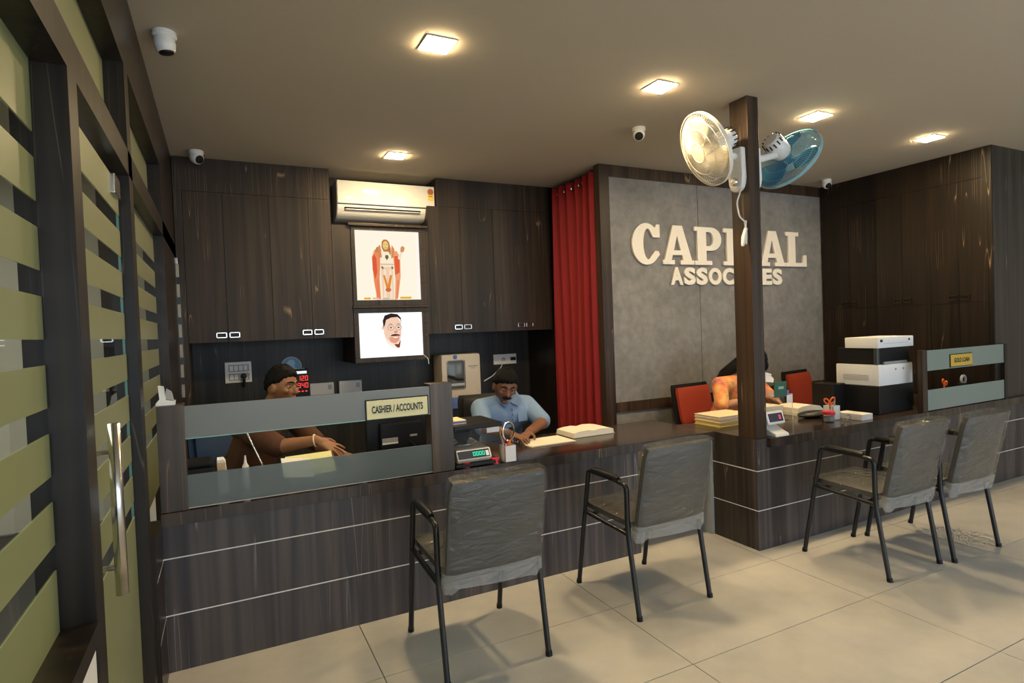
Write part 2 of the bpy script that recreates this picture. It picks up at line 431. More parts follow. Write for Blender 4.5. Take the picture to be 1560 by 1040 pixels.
# shop front behind the camera: piers and head around a glazed opening
wf = struct('wall_front', B((-3.2, -2.7, 2.55), (8.2, -2.6, ZC)), WALLW)
struct('pier', B((-3.2, -2.7, 0), (-.3, -2.6, 2.55)), WALLW, wf)
struct('pier', B((7.6, -2.7, 0), (8.2, -2.6, 2.55)), WALLW, wf)
struct('wall_right', B((8.1, -2.6, 0), (8.2, 2.687, ZC)), WALLW)
wrf = struct('wall_right_return', B((6.007, 2.687, 0), (8.1, 2.80, ZC)), WOOD)
# cabin behind the glazed partition
struct('wall_cabin_back', B((-3.2, 6.0, 0), (-.45, 6.1, ZC)), WALLW)
struct('wall_cabin_left', B((-3.3, -2.6, 0), (-3.2, 6.1, ZC)), WALLW)
struct('wall_cabin_front', B((-3.2, -.6, 0), (-.5, -.5, ZC)), WALLW)
area('cabin_ceiling_light', (-1.9, 2.8, 2.85), (0, 0, 0), 1.2, 3.5, CABIN, (1, .93, .78))

# ---- glazed timber partition on the left (front plane x=-.29)
XF, XB = -.29, -.40
wl = struct('wall_left', B((XB, -2.6, 2.57), (XF, 5.76, ZC)), WOODB)                       # header beam under the ceiling
struct('transom', B((XB, -2.6, 2.14), (XF, 5.2, 2.24)), WOODB, wl)
struct('post', B((XB, 1.66, 0), (XF, 1.76, 2.14)), WOODB, wl)
struct('post', B((XB, 2.67, 0), (XF, 2.775, 2.57)), WOODB, wl)
struct('post', B((XB, 4.14, 0), (XF, 5.76, 2.57)), WOODB, wl)
struct('post', B((XB, -.2, 0), (XF, -.1, 2.57)), WOODB, wl)
struct('sill', B((XB, -.1, .805), (XF+.004, 1.66, .85)), WOODB, wl)
struct('dado', B((XB+.02, -2.6, 0), (XF-.004, 1.655, .805)), plain('white_dado', (.72, .71, .68), .5), wl)
lp = struct('trim_1', B((XB, 2.775, 0), (-.2762, 3.0525, .70)), WOODB)
for z in (.26, .518): struct('inlay_strip', B((-.2765, 2.775, z-.002), (-.2752, 3.0515, z+.002)), INLAY, lp)
def glazing(name, x, y0, y1, z0, z1, gaps, edge=True):
    g = struct(name, B((x-.005, y0, z0), (x+.005, y1, z1)), GLASS)
    zz = z1
    cuts = [c for c in gaps if z0 < c < z1]
    bands = []
    top = z1
    for c in cuts: bands.append((c+.029, top)); top = c-.029
    bands.append((z0, top))
    for a, b in bands:
        if b-a > .01: struct('frosted_band', B((x+.0055, y0+.004, a), (x+.0075, y1-.012, b)), FROST, g)
    return g
G = [1.95-.155*k for k in range(7)]
glazing('window_1', -.365, -.1, 1.66, .85, 2.14, G)
d1 = glazing('door_1', -.333, 1.77, 2.655, .012, 2.10, G+[.865])
struct('glass_edge', B((-.337, 2.655, .012), (-.329, 2.662, 2.10)), EDGE, d1)
bm = bmesh.new(); cyl(bm, (-.272, 1.905, .815), (-.272, 1.905, 1.283), .0155, 20)
hd = struct('handle', bm, STEEL, d1)
for p in hd.data.polygons: p.use_smooth = True
for z in (.89, 1.205):
    bm = bmesh.new(); cyl(bm, (-.272, 1.905, z), (-.333, 1.905, z), .008, 12); struct('standoff', bm, STEEL, hd)
struct('patch_fitting', B((-.35, 2.47, 2.03), (-.312, 2.60, 2.10), .003), STEEL, d1)
glazing('window_2', -.35, 2.775, 4.14, .70, 2.14, G)
for n, y0, y1 in (('window_3', -.1, 2.67), ('window_4', 2.775, 4.14)):
    g = struct(n, B((-.37, y0, 2.24), (-.36, y1, 2.57)), GLASS)
    struct('frosted_band', B((-.3595, y0, 2.24), (-.3575, y1, 2.57)), FROST, g)
# narrow dark glossy strip with pale squares and a clip beside the cabinets
sl = struct('narrow_strip', B((-.335, 5.19, .95), (-.262, 5.2, 2.13)), plain('dark_glass', (.03, .03, .028), .1))
for k in range(7):
    z = 1.06+k*.155; struct('frosted_square', B((-.326, 5.186, z), (-.270, 5.19, z+.10)), FROSTS, sl)
struct('clip', B((-.318, 5.178, 2.09), (-.275, 5.19, 2.14), .003), STEEL, sl)
struct('panel', B((-.29, 5.195, 0), (-.228, 5.76, 1.475)), WOODL, None).name = 'trim_2'

# ---- cement feature wall with timber frame
YP = 4.295
wc = struct('wall_feature', B((3.15, YP+.012, 0), (6.62, YP+.075, 2.82)), CONC)
struct('frame_beam', B((3.044, YP, 2.82), (6.62, YP+.08, ZC)), WOODP, wc)
struct('frame_post', B((3.044, YP, 0), (3.15, YP+.08, 2.82)), WOODP, wc)
struct('rail', B((3.15, YP-.004, .705), (6.0, YP+.012, .795)), WOODP, wc)
struct('joint', B((4.20, YP+.010, .8), (4.203, YP+.013, 2.82)), GROUT, wc)
struct('wall_passage', B((4.6, YP+.08, 0), (4.7, 5.86, ZC)), WALLW)
struct('wall_passage_back', B((3.2, 5.76, 0), (4.6, 5.86, ZC)), WALLW)

# ---- sign letters
sg = thing('wall_sign', 'raised cream lettering CAPITAL ASSOCIATES on the grey cement wall', 'sign', (4.5, YP+.012, 1.85))
def arc(cx, cy, rx, ry, a0, a1, n=18): return [(cx+rx*math.cos(math.radians(a0+(a1-a0)*i/n)), cy+ry*math.sin(math.radians(a0+(a1-a0)*i/n))) for i in range(n+1)]
def slab_letters():
    L = {}
    # unit box height 1
    c_out = arc(.5, .5, .5, .52, 35, 325, 30); c_in = arc(.56, .5, .25, .40, 318, 42, 30)
    L['C'] = [[(.98, .67), (.98, 1.0), (.86, 1.0), (.83, .93)] + arc(.5, .5, .5, .52, 52, 318, 30) + [(.97, .24), (.92, .33), (.80, .33)] + arc(.555, .5, .165, .385, 305, 62, 30) + [(.74, .67)]]
    L['A'] = [[(0, 0), (0, .11), (.05, .11), (.33, 1), (.63, 1), (.93, .11), (1, .11), (1, 0), (.56, 0), (.56, .11), (.65, .11), (.61, .24), (.31, .24), (.27, .11), (.37, .11), (.37, 0)], [(.35, .36), (.46, .74), (.57, .36)]]
    L['P'] = [[(0, 0), (0, .11), (.10, .11), (.10, .89), (0, .89), (0, 1)] + arc(.60, .69, .38, .31, 90, -90, 16) + [(.42, .38), (.42, .11), (.62, .11), (.62, 0)], [(.42, .50)] + arc(.52, .69, .16, .19, -90, 90, 12) + [(.42, .88)]]
    L['I'] = [[(0, 0), (0, .11), (.2, .11), (.2, .89), (0, .89), (0, 1), (1, 1), (1, .89), (.8, .89), (.8, .11), (1, .11), (1, 0)]]
    L['T'] = [[(.22, 0), (.22, .11), (.34, .11), (.34, .88), (.16, .88), (.12, .68), (0, .68), (0, 1), (1, 1), (1, .68), (.88, .68), (.84, .88), (.66, .88), (.66, .11), (.78, .11), (.78, 0)]]
    L['L'] = [[(0, 0), (0, .11), (.12, .11), (.12, .89), (0, .89), (0, 1), (.62, 1), (.62, .89), (.46, .89), (.46, .11), (.80, .11), (.86, .34), (1, .34), (1, 0)]]
    return L
SL = slab_letters()
for ch, x0, x1 in (('C', 3.375, 3.705), ('A', 3.73, 4.115), ('P', 4.125, 4.485), ('I', 4.505, 4.735), ('T', 4.745, 5.05), ('A', 5.02, 5.40), ('L', 5.405, 5.73)):
    if ch == 'T': x0, x1 = 4.745, 5.01
    me = curve_mesh([[(p[0]*(x1-x0), p[1]*.367) for p in s] for s in SL[ch]], .022)
    me.transform(Matrix.Translation((x0, YP-.004, 2.046)) @ Matrix.Rotation(PI/2, 4, 'X'))
    link('letter', me, LETTER, sg)
me = text_mesh('ASSOCIATES', 1, .02, .022, 1.02)
xs = [v.co.x for v in me.vertices]
full = max(xs)-min(xs)
bpy.data.meshes.remove(me)
adv = 0
wid = {'A': .66, 'S': .62, 'O': .74, 'C': .68, 'I': .28, 'T': .60, 'E': .60}
tot = sum(wid[c] for c in 'ASSOCIATES'); x = 3.815; k = (5.352-3.815)/tot
for c in 'ASSOCIATES':
    ww = wid[c]*k
    fit_text('letter', c, LETTER, sg, (x+ww*.04, YP+.008, 1.852), X, Z, ww*.92 if c != 'I' else ww*.62, .168, .018, .05)
    x += ww

# ================================================================== CABINETS ON THE BACK WALL
def handle(parent, cx, y, z, w=.078):
    bm = bmesh.new()
    t, h = .008, .045
    for a, b in (((cx-w/2, y-.012, z+h/2-t), (cx+w/2, y, z+h/2)), ((cx-w/2, y-.012, z-h/2), (cx+w/2, y, z-h/2+t)), ((cx-w/2, y-.012, z-h/2), (cx-w/2+t, y, z+h/2)), ((cx+w/2-t, y-.012, z-h/2), (cx+w/2, y, z+h/2))):
        box(bm, a, b, .0015)
    return obj('handle', bm, CHROME, parent)
YK = 5.2
def cabinet(label, x0, xm, x1, y, z0=1.475, z1=2.66, grp='wall cabinets on the back wall'):
    t = thing('wall_cabinet', label, 'cabinet', ((x0+x1)/2, y+.3, z0), 0, grp)
    obj('body', B((x0, y+.02, z0), (x1, 5.75, z1)), WOODL, t)
    for a, b, hx in ((x0, xm, xm-.047), (xm, x1, xm+.047)):
        d = obj('door', B((a+.0015, y, z0), (b-.0015, y+.019, z1), .001), WOODL, t)
        handle(d, hx, y, z0+.055)
    return t
cabinet('two-door walnut wall cabinet at the far left of the back wall', -.228, .051, .392, YK)
cabinet('two-door walnut wall cabinet immediately left of the lit portrait boxes', .392, .70, .885, YK)
cabinet('two-door walnut wall cabinet above the water purifier', 1.755, 2.065, 2.41, YK)
cabinet('two-door walnut wall cabinet beside the red curtain', 2.41, 2.735, 3.056, YK)
for a, b, l in ((-.285, .885, 'walnut fascia panel above the left wall cabinets'), (1.85, 3.056, 'walnut fascia panel above the right wall cabinets')):
    f = tag(obj('fascia_panel', B((a, YK, 2.662), (b, 5.75, ZC-.001)), WOODL), l, 'panel')
tag(obj('filler_panel', B((-.285, YK+.002, 1.475), (-.229, 5.75, 2.661)), WOODL), 'narrow walnut filler panel between the glazed partition and the wall cabinets', 'panel')
# light-box column: fixed panels, frame and recess behind the air conditioner
lb = thing('portrait_lightbox', 'illuminated picture column with a robed figure above a mustached man', 'lightbox', (1.37, 5.4, 1.25))
obj('side_panel', B((.886, YK, 1.475), (1.04, 5.75, 2.45)), WOODL, lb); obj('side_panel', B((1.722, YK, 1.475), (1.754, 5.75, 2.45)), WOODL, lb)
obj('back_panel', B((.886, 5.50, 2.45), (1.849, 5.75, ZC-.001)), WOODL, lb)
obj('top_ledge', B((1.02, YK-.035, 2.445), (1.74, 5.49, 2.468), .003), WOODL, lb)
obj('lower_body', B((1.041, YK+.01, 1.24), (1.721, 5.75, 2.444)), WOODL, lb)
def ringframe(x0, x1, z0, z1, ix0, ix1, iz0, iz1, y, nm):
    for a, b in (((x0, z0), (x1, iz0)), ((x0, iz1), (x1, z1)), ((x0, iz0), (ix0, iz1)), ((ix1, iz0), (x1, iz1))):
        vert = b[1]-a[1] > b[0]-a[0]; n = 4 if vert else 3
        for k in range(n):
            if vert: p, q = (a[0], a[1]+(b[1]-a[1])*k/n), (b[0], a[1]+(b[1]-a[1])*(k+1)/n)
            else: p, q = (a[0]+(b[0]-a[0])*k/n, a[1]), (a[0]+(b[0]-a[0])*(k+1)/n, b[1])
            obj(nm, B((p[0]+.001, y, p[1]+.001), (q[0]-.001, y+.02, q[1]-.001), .001), WOODL, lb)
ringframe(1.045, 1.718, 1.745, 2.44, 1.081, 1.659, 1.796, 2.410, YK-.01, 'frame_piece')
obj('divider', B((1.035, YK-.03, 1.725), (1.725, YK+.015, 1.744), .002), WOODL, lb)
ringframe(1.041, 1.721, 1.245, 1.724, 1.086, 1.660, 1.286, 1.680, YK-.01, 'frame_piece')
p1 = obj('upper_picture', B((1.081, YK-.003, 1.796), (1.659, YK+.008, 2.410)), BOXW, lb)
p2 = obj('lower_picture', B((1.086, YK-.003, 1.286), (1.660, YK+.008, 1.680)), BOXC, lb)
# flat printed pictures: thin coloured shapes lit with the panel
PM = {}
def pm(c):
    if c not in PM: PM[c] = emissive('print_%d' % len(PM), tuple(((v/255)/12.92 if v < 11 else ((v/255+.055)/1.055)**2.4) for v in c), 1)
    return PM[c]
class Print:
    def __init__(s, x0, z0, w, h): s.bm = bmesh.new(); s.m = []; s.o = (x0, z0, w, h); s.k = 0
    def poly(s, col, pts):
        x0, z0, w, h = s.o; y = YK-.0034-.0003*s.k; s.k += 1
        if col not in s.m: s.m.append(col)
        f = s.bm.faces.new([s.bm.verts.new((x0+u*w, y, z0+v*h)) for u, v in pts]); f.material_index = s.m.index(col)
    def el(s, col, cx, cy, rx, ry, rot=0, n=22):
        c, q = math.cos(rot), math.sin(rot)
        s.poly(col, [(cx+rx*math.cos(2*PI*i/n)*c-ry*math.sin(2*PI*i/n)*q, cy+rx*math.cos(2*PI*i/n)*q+ry*math.sin(2*PI*i/n)*c) for i in range(n)])
    def done(s, name, parent): return obj(name, s.bm, [pm(c) for c in s.m], parent)
P = Print(1.081, 1.796, .578, .614)
P.poly((255, 248, 240), [(.95, 0), (1, 0), (1, 1), (.95, 1)])
P.poly((244, 190, 160), [(.26, .30), (.245, .62), (.28, .72), (.34, .74), (.36, .2), (.33, .0), (.30, .0)])
P.poly((236, 140, 96), [(.265, .26), (.25, .60), (.30, .72), (.40, .73), (.41, .2), (.37, .0), (.31, .02)])
P.poly((240, 160, 116), [(.57, .0), (.60, .30), (.57, .72), (.64, .71), (.69, .62), (.685, .34), (.63, .02), (.60, .0)])
P.poly((222, 92, 58), [(.25, .44), (.252, .62), (.285, .66), (.315, .60), (.32, .40), (.285, .30)])
P.poly((224, 98, 62), [(.60, .36), (.595, .64), (.645, .64), (.675, .58), (.672, .40)])
P.poly((232, 130, 84), [(.29, .02), (.31, .30), (.34, .30), (.35, .02)]); P.poly((232, 136, 90), [(.60, .02), (.63, .30), (.655, .28), (.625, .02)])
P.poly((250, 234, 208), [(.36, .0), (.35, .30), (.37, .52), (.37, .71), (.58, .71), (.575, .52), (.60, .30), (.58, .0)])
P.poly((240, 206, 176), [(.39, .0), (.38, .48), (.565, .48), (.565, .0)])
P.poly((248, 226, 200), [(.41, .02), (.42, .44), (.455, .44), (.45, .02)]); P.poly((248, 226, 200), [(.51, .02), (.505, .44), (.54, .44), (.545, .02)])
P.poly((226, 140, 60), [(.405, .36), (.435, .36), (.475, .22), (.515, .36), (.55, .36), (.505, .15), (.455, .15)])
P.el((206, 112, 66), .48, .145, .045, .03)
P.poly((214, 140, 84), [(.335, .70), (.335, .76), (.38, .80), (.40, .62), (.36, .60)]); P.poly((216, 142, 80), [(.56, .80), (.60, .74), (.585, .62), (.545, .60), (.55, .72)])
P.poly((190, 122, 62), [(.40, .76), (.405, .84), (.435, .875), (.485, .875), (.52, .84), (.545, .74), (.54, .64), (.505, .70), (.43, .70)])
P.el((238, 204, 132), .463, .79, .043, .062); P.poly((214, 176, 112), [(.435, .755), (.463, .715), (.49, .755), (.463, .74)])
P.poly((140, 92, 50), [(.432, .805), (.452, .812), (.452, .803), (.434, .798)]); P.poly((140, 92, 50), [(.474, .812), (.494, .805), (.492, .798), (.474, .803)]); P.el((196, 100, 70), .463, .762, .013, .005)
P.poly((222, 190, 150), [(.37, .525), (.58, .525), (.58, .505), (.37, .505)]); P.poly((110, 100, 66), [(.455, .65), (.495, .65), (.505, .615), (.475, .575), (.448, .615)])
P.poly((140, 120, 80), [(.375, .48), (.40, .49), (.425, .46), (.40, .44)]); P.poly((140, 120, 80), [(.535, .48), (.56, .49), (.575, .46), (.55, .44)])
P.poly((246, 226, 196), [(.645, .60), (.69, .71), (.725, .69), (.69, .58)]); P.poly((206, 150, 98), [(.69, .71), (.70, .77), (.735, .79), (.765, .76), (.75, .71), (.72, .69)])
P.poly((200, 130, 84), [(.29, .70), (.325, .77), (.345, .74), (.33, .68)])
P.poly((232, 178, 40), [(.10, .008), (.20, .008), (.20, .035), (.10, .035)]); P.poly((226, 190, 150), [(.23, .01), (.33, .01), (.33, .035), (.23, .035)]); P.poly((228, 176, 50), [(.66, .012), (.84, .012), (.84, .042), (.66, .042)]); P.poly((200, 190, 160), [(.37, .004), (.5, .004), (.47, .03), (.40, .03)])
P.done('printed_figure', p1)
P = Print(1.086, 1.286, .574, .394)
P.poly((255, 236, 226), [(.38, .48), (.42, .30), (.52, .20), (.62, .17), (.64, .34), (.60, .5)])
P.poly((246, 206, 180), [(.38, .52), (.38, .80), (.46, .90), (.60, .90), (.655, .76), (.655, .52), (.63, .36), (.57, .28), (.50, .30), (.42, .40)])
P.poly((120, 66, 46), [(.53, .28), (.60, .28), (.64, .38), (.62, .20), (.58, .20)])
P.poly((232, 160, 130), [(.45, .44), (.62, .46), (.61, .36), (.55, .30), (.48, .33)])
P.el((246, 206, 190), .365, .66, .022, .05)
P.poly((52, 40, 38), [(.375, .66), (.365, .82), (.40, .94), (.50, .985), (.60, .965), (.655, .88), (.66, .74), (.645, .84), (.60, .90), (.50, .89), (.42, .84), (.395, .72)])
P.el((214, 140, 120), .56, .425, .05, .022); P.el((255, 250, 246), .56, .432, .042, .012); P.poly((70, 40, 34), [(.475, .462), (.50, .50), (.555, .515), (.615, .50), (.64, .465), (.60, .472), (.555, .466), (.51, .468)])
P.el((226, 150, 120), .565, .56, .03, .03)
for cx in (.49, .61): P.el((130, 90, 80), cx, .655, .052, .055); P.el((246, 214, 196), cx, .655, .046, .047); P.el((60, 44, 44), cx, .66, .018, .014); P.poly((70, 50, 46), [(cx-.05, .725), (cx, .75), (cx+.045, .725), (cx, .735)])
P.done('printed_portrait', p2)
bm = bmesh.new(); tube(bm, smooth_path([(1.66, YK-.012, 1.285), (1.70, YK-.02, 1.25), (1.705, YK-.015, 1.2)], 4), .004, 6); obj('cable', bm, WHITE, lb)

# ---- air conditioner
ac = thing('air_conditioner', 'white split air conditioner mounted between the wall cabinets', 'air conditioner', (1.385, 5.4, 2.53))
prof = [(5.49, 2.853), (5.27, 2.853), (5.245, 2.838), (5.24, 2.64), (5.262, 2.585), (5.31, 2.535), (5.36, 2.522), (5.49, 2.522)]
bm = bmesh.new(); prism(bm, [(a, b) for a, b in prof], (.952, 0, 0), Y, Z, (.892, 0, 0))
bmesh.ops.bevel(bm, geom=[e for e in bm.edges], offset=.006, segments=2, affect='EDGES')
obj('body', bm, WHITEG, ac, True)
obj('front_panel', B((.956, 5.230, 2.648), (1.840, 5.244, 2.845), .005), WHITEG, ac, True)
obj('seam', B((.955, 5.238, 2.638), (1.841, 5.246, 2.646)), INK, ac)
bm = bmesh.new(); ax = Vector((0, .5, -.5)).normalized()
obox(bm, (1.36, 5.267, 2.598), X, Vector((0, .62, -.78)), Vector((0, .78, .62)), (.69, .055, .02)); obj('outlet', bm, INK, ac)
bm = bmesh.new(); obox(bm, (1.36, 5.258, 2.590), X, Vector((0, .9, -.4)).normalized(), Vector((0, .4, .9)).normalized(), (.68, .045, .006), .001); obj('louver', bm, WHITE, ac)
obj('receiver_window', B((1.77, 5.243, 2.612), (1.825, 5.262, 2.628)), INK, ac)
st = obj('energy_label', B((1.775, 5.2285, 2.715), (1.828, 5.2305, 2.775)), plain('label_yellow', (.80, .58, .08), .5), ac)
bm = bmesh.new(); cyl(bm, (1.802, 5.2285, 2.795), (1.802, 5.2305, 2.795), .029, 24); obj('star_disc', bm, plain('label_red', (.45, .13, .05), .5), st)
obj('print_lines', B((1.784, 5.2278, 2.75), (1.82, 5.2284, 2.755)), INK, st)
obj('nameplate', B((1.66, 5.2288, 2.715), (1.72, 5.2302, 2.72)), PAPERW, ac)

# ---- things on the back wall inside the niche (wall face y = 5.76)
YW = 5.76
sw = thing('switch_board', 'white wall switch board with a black plug left of the round badge', 'switchboard', (.12, YW, 1.2))
k = YW/5.5
def wk(x, z): return (x*k, 1.5+(z-1.5)*k)
(a, b), (c, d) = wk(.015, 1.126), wk(.22, 1.302)
obj('plate', B((a, YW-.015, b), (c, YW-.001, d), .004), WHITE, sw)
for i in range(2):
    z0 = b+.02+i*(d-b-.03)/2
    fr = obj('module', B((a+.03, YW-.018, z0), (c-.02, YW-.0145, z0+.062), .002), GREYP, sw)
    for q in range(4): obj('switch', B((a+.036+q*.038, YW-.023, z0+.008), (a+.036+q*.038+.03, YW-.017, z0+.054), .002), WHITE, fr)
bm = bmesh.new(); lathe(bm, [(0, 0), (.024, 0), (.026, .02), (.02, .045), (0, .05)], (.165, YW-.02, b+.055), (0, -1, 0)); obj('plug', bm, BLACK, sw, True)
bm = bmesh.new(); tube(bm, [(.165, YW-.05, b+.055), (.166, YW-.05, b+.0), (.16, YW-.03, b-.04)], .012, 8); obj('cord', bm, BLACK, sw, True)
bd = thing('round_badge', 'round blue badge with a silver ribbon stuck on the dark niche wall', 'badge', (.57, YW, 1.23))
bx, bz = .5425*k, wk(0, 1.235)[1]
bm = bmesh.new(); cyl(bm, (bx, YW-.001, bz), (bx, YW-.004, bz), .092, 36); obj('rim', bm, GREYP, bd)
bm = bmesh.new(); cyl(bm, (bx, YW-.004, bz), (bx, YW-.006, bz), .082, 36); obj('disc', bm, plain('badge_blue', (.09, .26, .46), .4), bd)
bm = bmesh.new(); prism(bm, [(-.035, -.02), (0, .06), (.035, -.02)], (bx, YW-.007, bz+.01), X, Z, (0, -.001, 0)); cyl(bm, (bx, YW-.0065, bz+.03), (bx, YW-.0078, bz+.03), .034, 20); obj('emblem', bm, plain('badge_pale_blue', (.25, .48, .66), .4), bd)
bm = bmesh.new()
rb = [(-.125, -.075), (-.105, -.052), (-.115, -.03), (-.08, -.035), (0, -.02), (.08, -.035), (.115, -.03), (.105, -.052), (.125, -.075), (.085, -.068), (0, -.052), (-.085, -.068)]
prism(bm, rb, (bx, YW-.008, bz+.012), X, Z, (0, -.002, 0)); obj('ribbon', bm, plain('ribbon_silver', (.42, .42, .41), .4), bd)
rd = thing('rate_display', 'black rate board with red digits beside the cashier head', 'display', (.65, YW, .95))
a, b = wk(.545, .96); c, d = wk(.682, 1.21)
obj('case', B((a, YW-.05, b), (c, YW-.001, d), .004), BLACK, rd)
LEDR = emissive('led_red', (1, .06, .05), 1.3); LEDW = emissive('led_white', (.9, .97, .93), 1.0)
obj('title_strip', B((a+.03, YW-.052, d-.042), (c-.02, YW-.0495, d-.018)), LEDW, rd)
bm = bmesh.new(); n = Vector((0, -1, 0))
seg_digits(bm, '120', (a+.045, YW-.051, d-.105), X, Z, .019, .040, .014, .006, n)
seg_digits(bm, '340', (a+.045, YW-.051, d-.170), X, Z, .019, .040, .014, .006, n)
for q in range(3): obox(bm, (a+.05+q*.032, YW-.051, d-.205), X, Z, n, (.018, .01, .001))
obj('digits', bm, LEDR, rd)
for lab, x0, z0, x1, z1 in (('white cable box with a small dark sticker nearest the red digits', .686, .969, .892, 1.074), ('white cable box with a small dark sticker under the lit portrait', .938, .966, 1.141, 1.079)):
    (a, b), (c, d) = wk(x0, z0), wk(x1, z1)
    t = thing('junction_box', lab, 'box', ((a+c)/2, YW, b), 0, 'white boxes on the niche wall')
    obj('case', B((a, YW-.05, b), (c, YW-.001, d), .004), plain('box_white', (.62, .62, .64), .45), t)
    obj('label', B((c-.055, YW-.052, (b+d)/2-.01), (c-.02, YW-.0495, (b+d)/2+.035)), GREYP, t)
# water purifier
wp = thing('water_purifier', 'cream wall water purifier with dark window and blue base', 'purifier', (2.2, YW, .72))
a, b = wk(1.938, .80); c, d = wk(2.362, 1.262); yf = YW-.27
s = yf/5.5; a, c = 1.938*s, 2.36*s; d = 1.5+(1.262-1.5)*s; b = 1.5+(.82-1.5)*s; b2 = 1.5+(.72-1.5)*s
bm = B((a, yf, b), (c, YW-.001, d), .028); obj('body', bm, CREAM, wp, True)
obj('base', B((a+.005, yf-.012, b2), (c-.005, YW-.001, b+.004), .01), BLUE, wp, True)
wn = obj('window', B((a+.055, yf-.004, b+.085), (a+.245, yf+.01, d-.06), .02), plain('purifier_window', (.10, .105, .10), .15), wp, True)
obj('water_line', B((a+.062, yf-.006, b+.125), (a+.238, yf-.003, b+.150)), plain('water_grey', (.45, .50, .52), .2), wn)
bm = bmesh.new(); tube(bm, [(a+.06, yf-.012, b+.23), (a+.10, yf-.014, b+.215), (a+.16, yf-.012, b+.19), (a+.22, yf-.012, b+.185)], [.012, .016, .014, .008], 8); obj('tap', bm, BLACK, wn, True)
bm = bmesh.new(); cyl(bm, (a+.145, yf-.002, d-.03), (a+.145, yf+.004, d-.03), .022, 20); obj('emblem', bm, BLUE, wp)
obj('caption', B((a+.285, yf-.0012, d-.135), (a+.385, yf+.002, d-.122)), GREYP, wp)
obj('caption', B((a+.31, yf-.0012, d-.152), (a+.36, yf+.002, d-.144)), GREYP, wp)
obj('trim', B((a+.1, yf-.014, b2+.05), (a+.3, yf-.011, b2+.062)), plain('purifier_script', (.18, .10, .30), .4), wp)
so = thing('wall_socket', 'white wall socket plate with black plug above the man in blue', 'socket', (2.75, YW, 1.15))
(a, b), (c, d) = wk(2.501, 1.131), wk(2.763, 1.235)
obj('plate', B((a, YW-.014, b), (c, YW-.001, d), .004), WHITE, so)
obj('plug', B((c-.075, YW-.04, (b+d)/2-.018), (c-.018, YW-.012, (b+d)/2+.018), .005), BLACK, so)
bm = bmesh.new(); cyl(bm, (a+.115, YW-.018, (b+d)/2), (a+.115, YW-.012, (b+d)/2), .02, 16); obj('outlet', bm, GREYP, so)
bm = bmesh.new(); tube(bm, smooth_path([(a+.115, YW-.02, (b+d)/2), (a+.07, YW-.05, b-.03), (a-.03, YW-.04, b-.115), (a-.13, YW-.03, b-.165)], 5), .006, 6); obj('cord', bm, WHITE, so, True)
# right cheek of the niche
tag(obj('niche_cheek', B((3.057, 5.2, 0), (3.10, 5.76, ZC-.002)), WOODB), 'dark walnut end panel between the niche and the red curtain', 'panel')

# ---- red curtain on a rod
cu = thing('curtain', 'floor length red eyelet curtain closing the passage doorway', 'curtain', (3.08, 4.75, 0))
bm = bmesh.new(); cols = []
ny, nz = 150, 14; y0, y1 = 4.385, 5.165
for j in range(nz+1):
    t = j/nz; z = .03+(2.875-.03)*t; row = []
    for i in range(ny+1):
        u = i/ny; ph = u*2*PI*6+.5*math.sin(9*u)
        amp = .060+.016*math.sin(7*u+1.5*t)
        row.append(bm.verts.new((3.075-amp*math.sin(ph)*(1-.25*t)+.006*math.sin(5*t+9*u), y0+(y1-y0)*u+.018*math.sin(2*ph)*.5+.008*math.sin(4*t+7*u), z)))
    cols.append(row)
for j in range(nz):
    for i in range(ny): bm.faces.new((cols[j][i], cols[j][i+1], cols[j+1][i+1], cols[j+1][i]))
co = obj('cloth', bm, RED, cu, True); md = co.modifiers.new('thick', 'SOLIDIFY'); md.thickness = .003
bm = bmesh.new(); cyl(bm, (3.085, 4.376, 2.815), (3.085, 5.198, 2.815), .011, 12); obj('rod', bm, STEEL, cu, True)
for q in range(12):
    yy = y0+(y1-y0)*(q+.1)/12+.004
    bm = bmesh.new(); tube(bm, [(3.085+.028*math.cos(a), yy+.012*math.cos(a), 2.815+.028*math.sin(a)) for a in [2*PI*i/16 for i in range(16)]], .006, 6, closed=True); obj('eyelet', bm, STEEL, cu, True)

# ================================================================== CEILING FIXTURES
for x, y, lab in ((1.023, 2.775, 'square ceiling downlight nearest the camera, first of the front row'), (2.434, 2.775, 'square ceiling downlight left of the white fan'), (3.847, 2.775, 'square ceiling downlight above the blue fan'), (5.251, 2.775, 'square ceiling downlight nearest the far right wall corner'), (1.32, 4.64, 'square ceiling downlight in front of the air conditioner')):
    t = thing('ceiling_downlight', lab, 'light', (x, y, ZC), 0, 'square ceiling downlights')
    s = .078
    obj('frame', B((x-s, y-s, ZC-.006), (x+s, y+s, ZC-.0005), .002), WHITE, t)
    obj('diffuser', B((x-s+.006, y-s+.006, ZC-.0095), (x+s-.006, y+s-.006, ZC-.006), .001), LAMPM, t)
def cam(lab, x, y, d, sc_=1):
    t = thing('security_camera', lab, 'camera', (x, y, ZC), 0, 'white dome security cameras')
    bm = bmesh.new(); lathe(bm, [(0, 0), (.050*sc_, 0), (.052*sc_, -.02), (.046*sc_, -.028), (0, -.03)], (x, y, ZC-.0005)); obj('base', bm, WHITE, t, True)
    d = Vector(d).normalized(); c = Vector((x, y, ZC-.05*sc_))
    bm = bmesh.new(); lathe(bm, [(0, -.048), (.026, -.042), (.044, -.018), (.046, .01), (.040, .034), (.034, .040), (0, .041)], c, d, 24)
    for v in bm.verts: v.co = c+(v.co-c)*sc_
    obj('housing', bm, WHITE, t, True)
    bm = bmesh.new(); lathe(bm, [(.033*sc_, .038*sc_), (.030*sc_, .046*sc_), (.018*sc_, .049*sc_), (0, .050*sc_)], c, d, 20); obj('lens', bm, BLACK, t, True)
cam('white dome security camera on the ceiling nearest the glazed partition', -.175, 3.14, (.15, .05, -1), 1.0)
